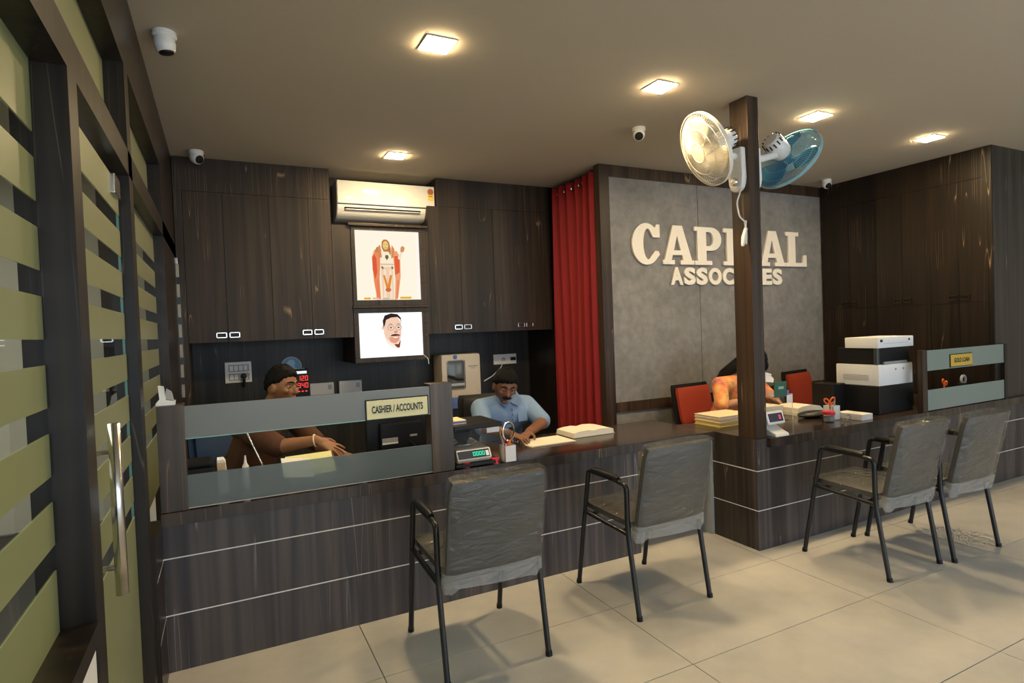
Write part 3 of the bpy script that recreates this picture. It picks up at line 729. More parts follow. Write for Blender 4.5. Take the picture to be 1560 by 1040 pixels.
cam('white dome security camera in the ceiling corner above the left cabinets', -.11, 5.02, (.55, -.7, -.5))
cam('white dome security camera on the ceiling left of the white fan', 2.79, 3.42, (-.5, -.65, -.6), .95)
cam('white dome security camera on the beam in the far right corner', 5.72, 4.02, (-.3, -.8, -.6), .95)

# ================================================================== SERVICE COUNTERS
YC, YB = 3.053, 2.677
def banded_counter(t, x0, x1, y, zt=.665, depth=.03, name='front_panel'):
    for a, b in ((0, .2565), (.2615, .5145), (.5195, zt)):
        obj(name, B((x0, y, a), (x1, y+depth, b)), WOODF, t)
    for z in (.259, .517): obj('inlay_strip', B((x0, y-.001, z-.0027), (x1, y+.008, z+.0027)), INLAY, t)
t = thing('cashier_counter', 'long walnut counter front with two white inlay lines under the cashier glass', 'counter', (1.05, YC+.3, 0))
banded_counter(t, -.276, 2.40, YC)
for a in (-.276, 2.37): obj('end_panel', B((a, YC+.031, 0), (a+.03, 3.68, .664)), WOODF, t)
obj('modesty_back', B((-.24, YC+.034, .02), (2.36, YC+.05, .66)), WOOD, t)
t = thing('loan_counter', 'walnut counter block with white inlay lines carrying the ceiling post', 'counter', (5, YB+.3, 0))
banded_counter(t, 3.056, 5.99, YB); banded_counter(t, 5.991, 8.09, YB, .665, .009)
for a, b in ((0, .2565), (.2615, .5145), (.5195, .724)):
    obj('side_panel', B((3.056, YB+.031, a), (3.086, YC+.005, b)), WOOD, t)
obj('corner_panel', B((3.056, YB, .6655), (3.152, YB+.03, .724)), WOODF, t)
for z in (.259, .517): obj('inlay_strip', B((3.055, YB+.0, z-.0027), (3.066, YC+.005, z+.0027)), INLAY, t)
wt = tag(obj('worktop', B((-.276, YC-.012, .6655), (3.055, 3.70, .725), .002), WOODT), 'glossy walnut worktop running under the cashier glass to the flap', 'worktop')
obj('edge_band', B((-.276, YC-.014, .667), (3.055, YC-.0125, .7235)), WOODE, wt)
bm = box(bmesh.new(), (3.154, YB-.032, .6655), (5.99, 3.40, .725), .002); box(bm, (5.9902, YB-.032, .6655), (8.09, 2.686, .725))
wt = tag(obj('worktop', bm, WOODT), 'glossy walnut worktop right of the post under the printer', 'worktop')
obj('edge_band', B((3.154, YB-.034, .667), (8.09, YB-.0325, .7235)), WOODE, wt)
tag(obj('worktop_infill', B((3.0565, 2.825, .7245), (3.1535, 3.40, .7255)), WOODT), 'small walnut worktop strip just behind the ceiling post', 'worktop')
# opening below the flap
tag(obj('flap_door_panel', B((3.03, YC+.0065, .002), (3.0558, 3.42, .664)), plain('pale_grey_laminate', (.34, .36, .36), .5)), 'pale grey panel lining the opening under the counter flap', 'panel')
tb = thing('floor_carton', 'low brown carton on the floor behind the counter opening', 'carton', (2.9, 3.75, 0))
obj('carton_body', B((2.75, 3.62, 0), (3.02, 3.95, .22), .003), plain('brown_card', (.42, .27, .10), .8), tb)
obj('tape', B((2.87, 3.617, .02), (2.91, 3.955, .2215)), plain('brown_tape', (.50, .33, .12), .35), tb)
# cashier screen
cs = thing('cashier_screen', 'cashier screen of two frosted glass strips between walnut posts', 'screen', (.42, YC, .725))
obj('post', B((-.276, YC-.002, .7265), (-.168, YC+.105, 1.208), .002), WOODS, cs)
obj('post', B((1.003, YC-.002, .7265), (1.130, YC+.105, 1.212), .002), WOODS, cs)
for a, b in ((.731, .884), (1.049, 1.201)):
    g = obj('glass_strip', B((-.167, YC+.004, a), (1.002, YC+.014, b)), FROSTG if a > 1 else FROSTL, cs)
    bm = bmesh.new(); box(bm, (-.167, YC+.002, a), (1.002, YC+.0035, a+.0035)); obj('polished_edge', bm, EDGE if a > 1 else plain('pale_edge', (.5, .5, .46), .2), g)
def plaque(lab, x0, x1, y, z0, z1, words, m, wf=.84):
    t = thing('counter_plaque', lab, 'plaque', ((x0+x1)/2, y, z0))
    obj('plate', B((x0, y-.008, z0), (x1, y-.004, z1), .001), m, t)
    bm = bmesh.new(); box(bm, (x0-.006, y-.004, z0-.006), (x1+.006, y, z1+.006)); obj('backing', bm, BLACK, t)
    w = (x1-x0); h = z1-z0
    fit_text('lettering', words, INK, t, (x0+w*(1-wf)/2, y-.0082, z0+h*.31), X, Z, w*wf, h*.40, .0012, .025)
plaque('pale gold plaque reading CASHIER / ACCOUNTS on the upper glass strip', .657, .985, YC+.002, 1.053, 1.150, 'CASHIER / ACCOUNTS', GOLD)
# gold loan screen on the right
gs = thing('loan_screen', 'gold loan screen of two frosted glass strips beside the printer', 'screen', (5.5, 2.66, .725))
GY = 2.662
obj('post', B((4.852, GY-.012, .7265), (4.918, GY+.03, 1.208), .002), WOODP, gs)
for a, b in ((.731, .892), (1.043, 1.203)):
    obj('glass_strip', B((4.919, GY, a), (6.085, GY+.010, b)), FROSTR, gs)
obj('slim_post', B((6.086, GY-.006, .7265), (6.13, GY+.022, 1.205)), WOODB, gs)
plaque('brass plaque reading GOLD LOAN on the right glass strip', 5.253, 5.565, GY-.001, 1.058, 1.152, 'GOLD LOAN', GOLDD, .72)
# ceiling post
tag(obj('ceiling_post', B((3.056, YB, .7265), (3.153, 2.822, ZC-.0005), .0015), WOODP), 'square walnut post rising from the counter corner to the ceiling', 'post')
# far right cabinets
rc = thing('tall_cabinet', 'dark walnut tall cabinet on the right wall behind the printer', 'cabinet', (6.2, 3.5, 0))
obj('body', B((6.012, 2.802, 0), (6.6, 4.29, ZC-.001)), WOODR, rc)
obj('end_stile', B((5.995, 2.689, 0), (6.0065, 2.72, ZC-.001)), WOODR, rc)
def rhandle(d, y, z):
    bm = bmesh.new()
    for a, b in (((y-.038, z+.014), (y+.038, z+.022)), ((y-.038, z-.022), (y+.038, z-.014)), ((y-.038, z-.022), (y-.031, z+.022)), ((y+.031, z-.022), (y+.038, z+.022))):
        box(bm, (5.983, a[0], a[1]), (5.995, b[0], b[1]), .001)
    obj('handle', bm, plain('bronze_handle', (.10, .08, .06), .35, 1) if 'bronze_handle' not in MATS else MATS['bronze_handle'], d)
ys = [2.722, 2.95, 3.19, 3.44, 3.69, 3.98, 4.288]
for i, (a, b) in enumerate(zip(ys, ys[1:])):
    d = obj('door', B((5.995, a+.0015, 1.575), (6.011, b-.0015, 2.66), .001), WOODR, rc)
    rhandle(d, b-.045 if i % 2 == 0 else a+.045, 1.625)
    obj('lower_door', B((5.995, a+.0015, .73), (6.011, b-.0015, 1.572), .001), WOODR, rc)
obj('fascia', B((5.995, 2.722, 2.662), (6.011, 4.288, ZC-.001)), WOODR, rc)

# ================================================================== VISITOR CHAIRS
def rounded_slab(bm, w, a, b, th, nrm, puff=.012, nu=10, nv=12, hem=0):
    """padded slab between points a (bottom) and b (top), width w along X, thickness th towards nrm"""
    a = Vector(a); b = Vector(b); nrm = Vector(nrm).normalized(); g = []
    for side in (0, 1):
        rows = []
        for j in range(nv+1):
            v = j/nv
            row = []
            for i in range(nu+1):
                u = i/nu
                e = (1-(2*u-1)**6)*(1-(2*v-1)**6)
                ww = w*(1-.06*abs(2*v-1)**8)
                p = a.lerp(b, v)+X*((u-.5)*ww)
                off = th*.5*(.55+.45*e**.5)+puff*(1-(2*u-1)**2)*(1-(2*v-1)**2)
                row.append(bm.verts.new(p+nrm*(off if side else -off)))
            rows.append(row)
        g.append(rows)
    for s, rows in enumerate(g):
        for j in range(nv):
            for i in range(nu):
                q = (rows[j][i], rows[j][i+1], rows[j+1][i+1], rows[j+1][i])
                bm.faces.new(q if s else q[::-1])
    A, Bn = g
    def strip(p, q):
        for k in range(len(p)-1): bm.faces.new((p[k], p[k+1], q[k+1], q[k]))
    strip(A[0], Bn[0]); strip(Bn[nv], A[nv])
    strip([r[0] for r in Bn], [r[0] for r in A]); strip([r[nu] for r in A], [r[nu] for r in Bn])
    return bm
def make_chair():
    t = thing('visitor_chair', 'x', 'chair', (0, 0, 0), 0, 'plastic wrapped visitor chairs')
    for s in (-1, 1):
        x = s*.245
        bm = bmesh.new(); tube(bm, smooth_path([(x, .255, .012), (x, .125, .688), (x, -.10, .682)], 6, .12), .0135, 10); obj('front_leg', bm, BLACKM, t, True)
        bm = bmesh.new(); tube(bm, smooth_path([(x, -.10, .682), (x, -.205, .672), (x, -.205, .43), (x, -.275, .012)], 6, .3), .0135, 10); obj('rear_leg', bm, BLACKM, t, True)
        bm = bmesh.new(); tube(bm, [(x, .09, .694), (x, .06, .697), (x, -.11, .692), (x, -.14, .688)], [.015, .021, .021, .015], 12); obj('armrest', bm, BLACK, t, True)
        for y, z in ((.255, 0), (-.275, 0)):
            bm = bmesh.new(); cyl(bm, (x, y+(.003 if y > 0 else -.003), 0), (x, y, .022), .0155, 12); obj('foot_cap', bm, BLACK, t, True)
        bm = bmesh.new(); tube(bm, [(x, .172, .445), (x, -.203, .418)], .013, 10); obj('side_rail', bm, BLACKM, t, True)
    bm = bmesh.new(); tube(bm, [(-.245, .12, .44), (.245, .12, .44)], .011, 8); tube(bm, [(-.245, -.16, .425), (.245, -.16, .425)], .011, 8); obj('cross_bar', bm, BLACKM, t, True)
    bm = bmesh.new(); rounded_slab(bm, .452, (0, -.205, .462), (0, .21, .478), .05, (0, -.04, 1), .01); obj('seat', bm, VINYL, t, True)
    a, b = (0, -.236, .43), (0, -.335, .875); n = (0, .976, .217)
    bm = bmesh.new(); rounded_slab(bm, .452, a, b, .05, n, .006); obj('backrest', bm, VINYL, t, True)
    # film: cover over the backrest with a loose hem, cover over the seat
    bm = bmesh.new(); nu = 40; nv = 22; nn = Vector(n).normalized()
    rows = []
    rnd = random.Random(7)
    for j in range(nv+1):
        v = j/nv; row = []
        for i in range(nu):
            th = 2*PI*i/nu; cx = math.copysign(abs(math.cos(th))**.28, math.cos(th)); cy = math.copysign(abs(math.sin(th))**.55, math.sin(th))
            p = Vector((0, -.230, .412)).lerp(Vector((0, -.336, .888)), v)
            hem = (.014+.010*math.sin(5*th+1)+.007*math.sin(11*th))*max(0, 1-v*8)
            fl_ = 1+.12*max(0, 1-v*7)
            jt = .003*math.sin(9*th+14*v)+.002*math.sin(23*v-6*th)
            tp = 1-.06*max(0, (v-.93)/.07)
            row.append(bm.verts.new(p+X*(.236*cx*tp*(1+.03*max(0, 1-v*8)))+nn*((.041*fl_+jt)*cy)-Vector((0, -.2, .97))*hem))
        rows.append(row)
    hm = bmesh.new(); hr = [[hm.verts.new(v.co) for v in r] for r in rows[:4]]
    for j in range(3):
        for i in range(nu): hm.faces.new((hr[j][i], hr[j][(i+1) % nu], hr[j+1][(i+1) % nu], hr[j+1][i]))
    for r in rows[:3]:
        for v in r: bm.verts.remove(v)
    for j in range(3, nv):
        for i in range(nu):
            bm.faces.new((rows[j][i], rows[j][(i+1) % nu], rows[j+1][(i+1) % nu], rows[j+1][i]))
    bm.faces.new(rows[nv])
    obj('back_cover', bm, FILM, t, True); obj('cover_hem', hm, FILMH, t, True)
    bm = bmesh.new(); rounded_slab(bm, .464, (0, -.20, .462), (0, .222, .479), .058, (0, -.04, 1), .013); obj('seat_cover', bm, FILM, t, True)
    return t
CH = [((1.033, 2.595, 0), .0, 'plastic wrapped grey visitor chair nearest the camera, before the cashier screen'),
      ((2.065, 2.640, 0), .03, 'plastic wrapped grey visitor chair facing the counter flap, left of the block'),
      ((3.540, 2.272, 0), .0, 'plastic wrapped grey visitor chair just right of the counter block corner'),
      ((4.118, 2.232, 0), -.01, 'plastic wrapped grey visitor chair farthest right before the gold loan screen')]
c0 = make_chair(); c0.location = CH[0][0]; c0.rotation_euler = (0, 0, CH[0][1]); c0['label'] = CH[0][2]
for l, r, lab in CH[1:]: dup(c0, l, r, lab)

# ================================================================== FANS ON THE POST
def fan(lab, mount, side, hub, axis, R, blade, guard, grp='wall fans on the post'):
    """mount: top of the wall plate; side: -1 left face / +1 right face; axis: the way the fan blows"""
    t = thing('wall_fan', lab, 'fan', mount, 0, grp)
    mx, my, mz = mount
    bm = bmesh.new()
    o = Vector((mx, my, mz))
    x0, x1 = (mx, mx+side*.05)
    pts = [(-.052, .05)] + [(.052, .05)] + [(.055, -.14)] + [(.05*math.cos(a), -.18+.05*math.sin(a)) for a in [-PI*k/8 for k in range(0, 9)]] + [(-.055, -.14)]
    prism(bm, pts, (mx, my, mz), Y, Z, (side*.042, 0, 0))
    bmesh.ops.bevel(bm, geom=list(bm.edges), offset=.005, segments=2, affect='EDGES')
    pl = obj('mount_plate', bm, WHITE, t, True)
    bm = bmesh.new(); lathe(bm, [(.026, 0), (.026, .012), (.02, .02), (0, .02)], (mx+side*.042, my, mz-.165), (side, 0, 0), 20); obj('knob', bm, CHROME, pl, True)
    axis = Vector(axis).normalized(); hub = Vector(hub)
    s, u, d = frame_of(axis)
    mot = hub-axis*.13
    bm = bmesh.new(); tube(bm, smooth_path([(mx+side*.035, my, mz), (mx+side*.10, my, mz+.0), mot-Z*.05, mot], 5, .35), [.026]*20 if False else .024, 12); obj('arm', bm, WHITE, t, True)
    bm = bmesh.new(); lathe(bm, [(0, -.085), (.045, -.08), (.062, -.06), (.066, .0), (.066, .05), (.055, .075), (0, .078)], mot, axis, 28); mo = obj('motor', bm, WHITE, t, True)
    bm = bmesh.new()
    for k in range(14):
        a = 2*PI*k/14; p = mot-axis*.055+(s*math.cos(a)+u*math.sin(a))*.0645
        obox(bm, p, (s*math.cos(a)+u*math.sin(a)), (u*math.cos(a)-s*math.sin(a)), axis, (.006, .007, .034))
    obj('vent_slots', bm, BLACK, mo)
    # guards
    for nm, sgn, dep in (('rear_guard', -1, .055), ('front_guard', 1, .06)):
        bm = bmesh.new(); nr = 80
        for k in range(nr):
            a = 2*PI*k/nr; rd_ = s*math.cos(a)+u*math.sin(a)
            p = [hub+rd_*R*q+axis*sgn*dep*(1-q**3.2) for q in (.26, .5, .75, .92, 1.0)]
            tube(bm, p, .0013, 4, caps=False)
        for q in (.26, .62, .85, 1.0):
            ring = [hub+(s*math.cos(a)+u*math.sin(a))*R*q+axis*sgn*dep*(1-q**3.2) for a in [2*PI*i/48 for i in range(48)]]
            tube(bm, ring, .0045 if q == 1.0 else .002, 6, closed=True)
        lathe(bm, [(0, sgn*dep*1.04), (R*.26, sgn*dep*.98)], hub, axis, 28)
        g = obj(nm, bm, guard, t, True); g['kind'] = 'stuff'
    bm = bmesh.new()
    for v_ in range(1): lathe(bm, [(R*1.0, -.012), (R*1.02, -.012), (R*1.02, .012), (R*1.0, .012)], hub, axis, 48)
    obj('rim', bm, guard, t, True)
    bm = bmesh.new(); lathe(bm, [(0, .035), (.02, .033), (.036, .02), (.04, -.03), (0, -.032)], hub, axis, 24); obj('hub', bm, blade, t, True)
    for k in range(3):
        bm = bmesh.new(); rows = []
        for i in range(9):
            q = i/8; rr = .035+(R*.90-.035)*q; hw = (.30+.42*math.sin(PI*min(1, q*.62+.12)))*(1 if q < .85 else 1-.35*(q-.85)/.15)
            row = []
            for j in range(7):
                e = j/6-.5; a = 2*PI*k/3+e*2*hw*.95-.25*q
                row.append(bm.verts.new(hub+(s*math.cos(a)+u*math.sin(a))*rr+axis*(e*.05*(1-.4*q))))
            rows.append(row)
        for i in range(8):
            for j in range(6): bm.faces.new((rows[i][j], rows[i][j+1], rows[i+1][j+1], rows[i+1][j]))
        b = obj('blade', bm, blade, t, True); m_ = b.modifiers.new('thick', 'SOLIDIFY'); m_.thickness = .002
    return t
f1 = fan('white wall fan on the left face of the post', (3.0555, 2.75, 2.553), -1, (2.775, 2.76, 2.575), (-.90, .24, -.43), .232, WBLADE, plain('guard_white', (.78, .74, .64), .35))
bm = bmesh.new(); tube(bm, smooth_path([(3.03, 2.72, 2.35), (3.00, 2.70, 2.31), (2.955, 2.69, 2.24), (2.965, 2.68, 2.15), (3.02, 2.69, 2.125), (3.045, 2.70, 2.13)], 5, .4), .005, 6)
tube(bm, smooth_path([(3.045, 2.70, 2.13), (3.04, 2.70, 2.10), (3.02, 2.69, 2.03), (3.0, 2.685, 1.97)], 4), .006, 6); tube(bm, smooth_path([(3.045, 2.71, 2.13), (3.048, 2.70, 2.05), (3.03, 2.69, 1.98), (3.015, 2.68, 1.99)], 4), .006, 6); tube(bm, [(3.03, 2.69, 2.08), (2.995, 2.68, 2.02), (2.985, 2.68, 1.965)], [.012, .014, .01], 8)
obj('cord', bm, WHITE, f1, True)
fan('blue wall fan on the right face of the post', (3.1535, 2.75, 2.56), 1, (3.52, 2.755, 2.585), (.82, .05, -.50), .232, BBLADE, frosted('guard_blue', (.22, .44, .56), .4, .3))

# ================================================================== OBJECTS ON THE COUNTERS
T = .7255
# precision scale
s0 = thing('jewellery_scale', 'jewellery scale with black draft lid and green digits beside the glass screen', 'scale', (1.28, 3.18, T))
x0, x1, y0 = 1.145, 1.405, 3.05
for x, y in ((x0+.06, y0+.03), (x1-.02, y0+.02), (x0+.05, y0+.27), (x1-.03, y0+.27)):
    bm = bmesh.new(); cyl(bm, (x, y, T), (x, y, T+.03), .026, 16); obj('foot', bm, REDP, s0, True)
obj('tray', B((x0-.01, y0-.005, T+.006), (x1+.012, y0+.33, T+.024), .004), BLACK, s0)
pr = [(y0+.02, T+.026), (y0, T+.045), (y0+.03, T+.098), (y0+.30, T+.112), (y0+.30, T+.026)]
bm = bmesh.new(); prism(bm, pr, (x0+.005, 0, 0), Y, Z, (x1-x0-.055, 0, 0)); bmesh.ops.bevel(bm, geom=list(bm.edges), offset=.004, segments=2, affect='EDGES'); obj('body', bm, CREAM, s0, True)
ay = Vector((0, .03, .053)).normalized(); n = X.cross(ay).normalized()
bm = bmesh.new(); obox(bm, (1.252, y0+.0135, T+.071), X, ay, n, (.205, .056, .004), .001); obj('bezel', bm, WHITE, s0)
bm = bmesh.new(); obox(bm, (1.250, y0+.0115, T+.0715), X, ay, n, (.192, .046, .004)); dp = obj('display', bm, plain('display_slate', (.05, .055, .07), .25), s0)
bm = bmesh.new(); seg_digits(bm, '0000', Vector((1.246, y0+.0115, T+.0715))+n*.003-ay*.010, X, ay, .011, .020, .008, .0035, n); obj('digits', bm, emissive('led_green', (.05, 1, .55), 1.0), dp)
bm = bmesh.new(); obox(bm, (1.332, y0+.009, T+.0705), X, ay, n, (.018, .03, .002)); obj('sticker', bm, PAPERW, s0)
bm = bmesh.new(); lathe(bm, [(0, 0), (.08, 0), (.085, .008), (.085, .014), (0, .014)], (1.235, y0+.15, T+.107)); obj('pan', bm, STEEL, s0, True)
bm = bmesh.new(); lathe(bm, [(0, .0), (.03, .002), (.052, .03), (.060, .06), (.056, .06), (.048, .032), (.0, .008)], (1.235, y0+.15, T+.122)); tag(obj('weighing_bowl', bm, BLACK, None, True), 'small black bowl on the steel pan of the jewellery scale', 'bowl')
bm = bmesh.new()
gx0, gx1, gy0, gy1 = x0+.0, x1+.02, y0+.035, y0+.31
box(bm, (gx0, gy0, T+.113), (gx1, gy1, T+.2115))
obj('draft_shield', bm, GLASSD, s0)
ld = obj('lid', B((x0-.008, y0+.01, T+.212), (x1+.028, y0+.325, T+.238), .006), BLACK, s0)
obj('sticker', B((x1-.06, y0+.033, T+.178), (x1+.018, y0+.0345, T+.206)), PAPERW, ld)
bk = thing('booklet', 'small yellow and violet booklet on the black scale lid', 'booklet', (1.19, 3.2, T+.238))
obj('cover', B((1.142, 3.12, T+.239), (1.235, 3.27, T+.244)), YELLOWG, bk); obj('pages', B((1.143, 3.121, T+.244), (1.234, 3.269, T+.257)), PAPERW, bk)
obj('spine_print', B((1.142, 3.1195, T+.245), (1.235, 3.1208, T+.256)), PURPLE, bk); obj('top_cover', B((1.142, 3.12, T+.257), (1.235, 3.27, T+.260)), YELLOWG, bk)
# pen box
pb = thing('pen_box', 'white square pen box next to the jewellery scale', 'pen holder', (1.455, 3.08, T))
bm = bmesh.new()
a, b, c, d, h = 1.436, 1.510, 3.042, 3.118, .095
for p, q in (((a, c, T), (b, c+.003, T+h)), ((a, d-.003, T), (b, d, T+h)), ((a, c, T), (a+.003, d, T+h)), ((b-.003, c, T), (b, d, T+h)), ((a, c, T), (b, d, T+.003))): box(bm, p, q)
obj('box', bm, PAPERW, pb)
def pen(lab, base, tip, r, m, capm=None, nm='pen'):
    t = thing(nm, lab, 'pen', base); base = Vector(base); tip = Vector(tip)
    bm = bmesh.new(); tube(bm, [base, tip], r, 8); obj('barrel', bm, m, t, True)
    bm = bmesh.new(); tube(bm, [tip, tip+(tip-base).normalized()*.02], [r*1.1, r*.6], 8); obj('cap', bm, capm or m, t, True)
pen('yellow pencil leaning in the white pen box', (1.455, 3.09, T+.01), (1.444, 3.112, T+.15), .004, plain('pencil_yellow', (.75, .62, .05), .5))
pen('red and blue pen in the white pen box', (1.465, 3.07, T+.01), (1.452, 3.10, T+.145), .005, plain('pen_crimson', (.55, .02, .06), .4), plain('pen_navy', (.02, .04, .2), .4))
pen('grey pen at the left of the white pen box', (1.452, 3.06, T+.01), (1.443, 3.09, T+.13), .005, GREYP)
mg = thing('magnifier', 'round magnifying glass standing in the white pen box', 'magnifier', (1.47, 3.08, T))
bm = bmesh.new(); tube(bm, [(1.484, 3.085, T+.03), (1.484, 3.085, T+.12)], [.009, .011], 10); obj('handle', bm, ORANGE, mg, True)
bm = bmesh.new(); mc = Vector((1.484, 3.085, T+.172)); tube(bm, [mc+Vector((.040*math.cos(a), .006*math.cos(a), .055*math.sin(a))) for a in [2*PI*i/28 for i in range(28)]], .0045, 8, closed=True); obj('ring', bm, CHROME, mg, True)
bm = bmesh.new(); ell(bm, mc, (.038, .007, .053)); obj('lens', bm, glass('lens_glass', (.75, .78, .76)), mg, True)
# papers & note books
def sheet(nm, lab, cat, c, rz, w, h, th, m, parts=()):
    t = thing(nm, lab, cat, c, rz); return t
pp = thing('paper_sheaf', 'flat sheaf of ruled paper on the worktop before the man in blue', 'paper', (1.93, 3.45, T), -.05)
for q in range(3):
    bm = B((1.76+.004*q, 3.32, T+.001+.0025*q), (2.10-.003*q, 3.56, T+.003+.0025*q)); obj('sheet', bm, PAPER, pp)
nb = thing('open_register', 'thick cream register lying open at the foot of the curtain', 'register', (2.3, 3.55, T))
bm = bmesh.new()
for s in (-1, 1):
    pts = [(0, .0), (.0, .034), (.05, .042), (.12, .038), (.165, .030), (.17, 0)]
    prism(bm, [(p[0]*s, p[1]) for p in pts], (2.31, 3.42, T+.004), X, Z, (0, .23, 0))
o = obj('pages', bm, PAPER, nb)
obj('cover', B((2.135, 3.415, T+.0005), (2.485, 3.655, T+.004)), GREYP, nb)
nb.rotation_euler = (0, 0, 0)
# monitor seen from behind
mn = thing('monitor', 'black monitor seen from behind under the cashier plaque', 'monitor', (.96, 3.5, T))
obj('screen_back', B((.745, 3.50, .775), (1.155, 3.535, 1.03), .008), BLACK, mn)
obj('rear_bulge', B((.82, 3.46, .80), (1.08, 3.502, .96), .012), BLACK, mn)
obj('rating_label', B((.83, 3.4585, .835), (.925, 3.4602, .872)), GREYP, mn); obj('rating_label', B((.83, 3.458, .835), (.925, 3.4600, .845)), PAPERW, mn); obj('maker_plate', B((1.0, 3.4585, .868), (1.045, 3.4602, .880)), GREYP, mn)
bm = bmesh.new(); box(bm, (.92, 3.47, .74), (.98, 3.50, .83), .004); obj('neck', bm, BLACK, mn); 
bm = bmesh.new(); lathe(bm, [(0, 0), (.12, 0), (.12, .010), (.03, .018), (0, .018)], (.95, 3.50, T)); obj('base', bm, BLACK, mn, True)
bm = bmesh.new(); tube(bm, smooth_path([(1.0, 3.46, .84), (1.03, 3.42, .80), (1.08, 3.42, .735), (1.13, 3.40, .732)], 5), .004, 6); obj('cable', bm, BLACK, mn)
# cashier desk clutter
bx_ = thing('note_counter', 'low black cash counting machine behind the left glass strip', 'machine', (-.13, 3.35, T))
obj('case', B((-.215, 3.26, T), (-.052, 3.50, T+.135), .012), BLACK, bx_); obj('hopper', B((-.20, 3.30, T+.135), (-.07, 3.46, T+.165), .01), BLACK, bx_)
for q in range(4): obj('button', B((-.19+q*.03, 3.256, T+.095), (-.172+q*.03, 3.262, T+.105)), CHROME, bx_)
hc = thing('card_holder', 'cream and white upright box beside the black counting machine', 'box', (-.03, 3.3, T))
bm = bmesh.new(); prism(bm, [(-.046, 0), (-.046, .17), (-.018, .17), (-.008, .155), (.002, 0)], (0, 3.27, T), X, Z, (0, .09, 0)); obj('case', bm, PAPERW, hc); obj('band', B((-.047, 3.268, T+.12), (-.010, 3.362, T+.158), .001), plain('cream_band', (.75, .55, .32), .6), hc)
bt = thing('glue_bottle', 'tiny white glue bottle behind the lower cashier glass', 'bottle', (.085, 3.4, T))
bm = bmesh.new(); lathe(bm, [(0, 0), (.016, 0), (.016, .10), (.008, .115), (.005, .135), (0, .14)], (.085, 3.4, T)); obj('bottle_body', bm, PAPERW, bt, True)
bm = bmesh.new(); lathe(bm, [(.006, .13), (.004, .155), (0, .157)], (.085, 3.4, T)); obj('nozzle', bm, WHITE, bt, True)
pf = thing('paper_folder', 'cream folder with loose sheets before the seated cashier', 'folder', (.36, 3.33, T))
bm = bmesh.new(); obox(bm, (.40, 3.30, T+.085), Vector((1, 0, .02)).normalized(), Vector((0, .9, .45)).normalized(), Vector((0, -.45, .9)).normalized(), (.24, .18, .006)); obj('cover', bm, YELLOWG, pf)
bm = bmesh.new(); obox(bm, (.33, 3.27, T+.082), Vector((.98, 0, -.12)).normalized(), Vector((0, .9, .45)).normalized(), Vector((.1, -.45, .9)).normalized(), (.15, .16, .004)); obj('sheet', bm, PAPERW, pf)
bm = bmesh.new(); obox(bm, (.40, 3.34, T+.035), X, Y, Z, (.22, .2, .07)); obj('stack', bm, PAPER, pf)
gr = thing('glass_rod', 'thin slanted steel rod behind the cashier glass', 'rod', (.18, 3.5, T))
bm = bmesh.new(); tube(bm, [(.20, 3.5, T), (.095, 3.55, 1.0)], .005, 8); obj('shaft', bm, STEEL, gr); bm = bmesh.new(); ell(bm, (.095, 3.55, 1.0), (.008, .008, .008)); obj('tip', bm, STEEL, gr)
dc = thing('tape_bracket', 'white moulded plastic bracket on top of the left screen post', 'bracket', (-.24, 3.1, 1.209))
bm = bmesh.new(); prism(bm, [(-.045, 0), (.03, 0), (.032, .018), (-.004, .024), (-.014, .085), (-.034, .09), (-.03, .03), (-.045, .012)], (-.232, 3.07, 1.209), X, Z, (0, .045, 0)); obj('moulding', bm, WHITE, dc)
bm = bmesh.new(); prism(bm, [(-.01, .03), (.026, .02), (.018, .06), (-.002, .075)], (-.232, 3.08, 1.209), X, Z, (0, .025, 0)); obj('clear_web', bm, GREYP, dc)
tp = thing('tissue_packet', 'crumpled orange and white packet at the left end of the worktop', 'packet', (-.262, 3.22, T))
bm = bmesh.new(); ell(bm, (-.258, 3.24, T+.075), (.017, .045, .04), seg=9, rings=6); obj('wrapper', bm, plain('packet_orange', (.70, .38, .12), .6), tp); bm = bmesh.new(); ell(bm, (-.255, 3.23, T+.025), (.02, .05, .025), seg=8, rings=5); obj('tissue', bm, PAPERW, tp)

# ---- right counter
lg = [('yellow edged ledger at the bottom of the pile left of the post', 0, .030, LEDG, LEDGP, 0), ('thin buff ledger on top of the pile left of the post', .031, .024, plain('ledger_buff', (.74, .52, .26), .65), PAPER, .04), ('loose buff file spread over the ledgers left of the post', .056, .02, plain('file_buff', (.80, .62, .40), .7), PAPER, -.06)]
for lab, z, h, m, mp_, r in lg:
    t = thing('ledger', lab, 'ledger', (3.36, 3.25, T+z+.0005), r, 'ledgers left of the post')
    z += T+.0005
    obj('pages', B((3.196, 3.125, z+.003), (3.515, 3.365, z+h-.003)), mp_, t); obj('bottom_cover', B((3.19, 3.12, z), (3.52, 3.37, z+.003)), m, t); obj('top_cover', B((3.19, 3.12, z+h-.003), (3.52, 3.37, z+h)), m, t)
ds = thing('customer_display', 'small white customer display with red digit beside the post', 'display', (3.27, 2.70, T))
bm = bmesh.new(); prism(bm, [(-.055, 0), (-.05, .018), (-.01, .03), (.05, .06), (.085, .06), (.085, 0)], (3.205, 2.70, T), Y, Z, (.125, 0, 0)); bmesh.ops.bevel(bm, geom=list(bm.edges), offset=.004, segments=2, affect='EDGES'); obj('stand', bm, WHITE, ds, True)
bm = bmesh.new(); tl = Vector((0, .30, .95)).normalized(); nn = X.cross(tl)
obox(bm, (3.272, 2.735, T+.108), X, tl, nn, (.165, .088, .065), .012); obj('head', bm, WHITE, ds, True)
bm = bmesh.new(); obox(bm, Vector((3.272, 2.735, T+.108))+nn*.0325, X, tl, nn, (.130, .056, .004), .001); fc = obj('face', bm, plain('display_plum', (.045, .04, .07), .2), ds)
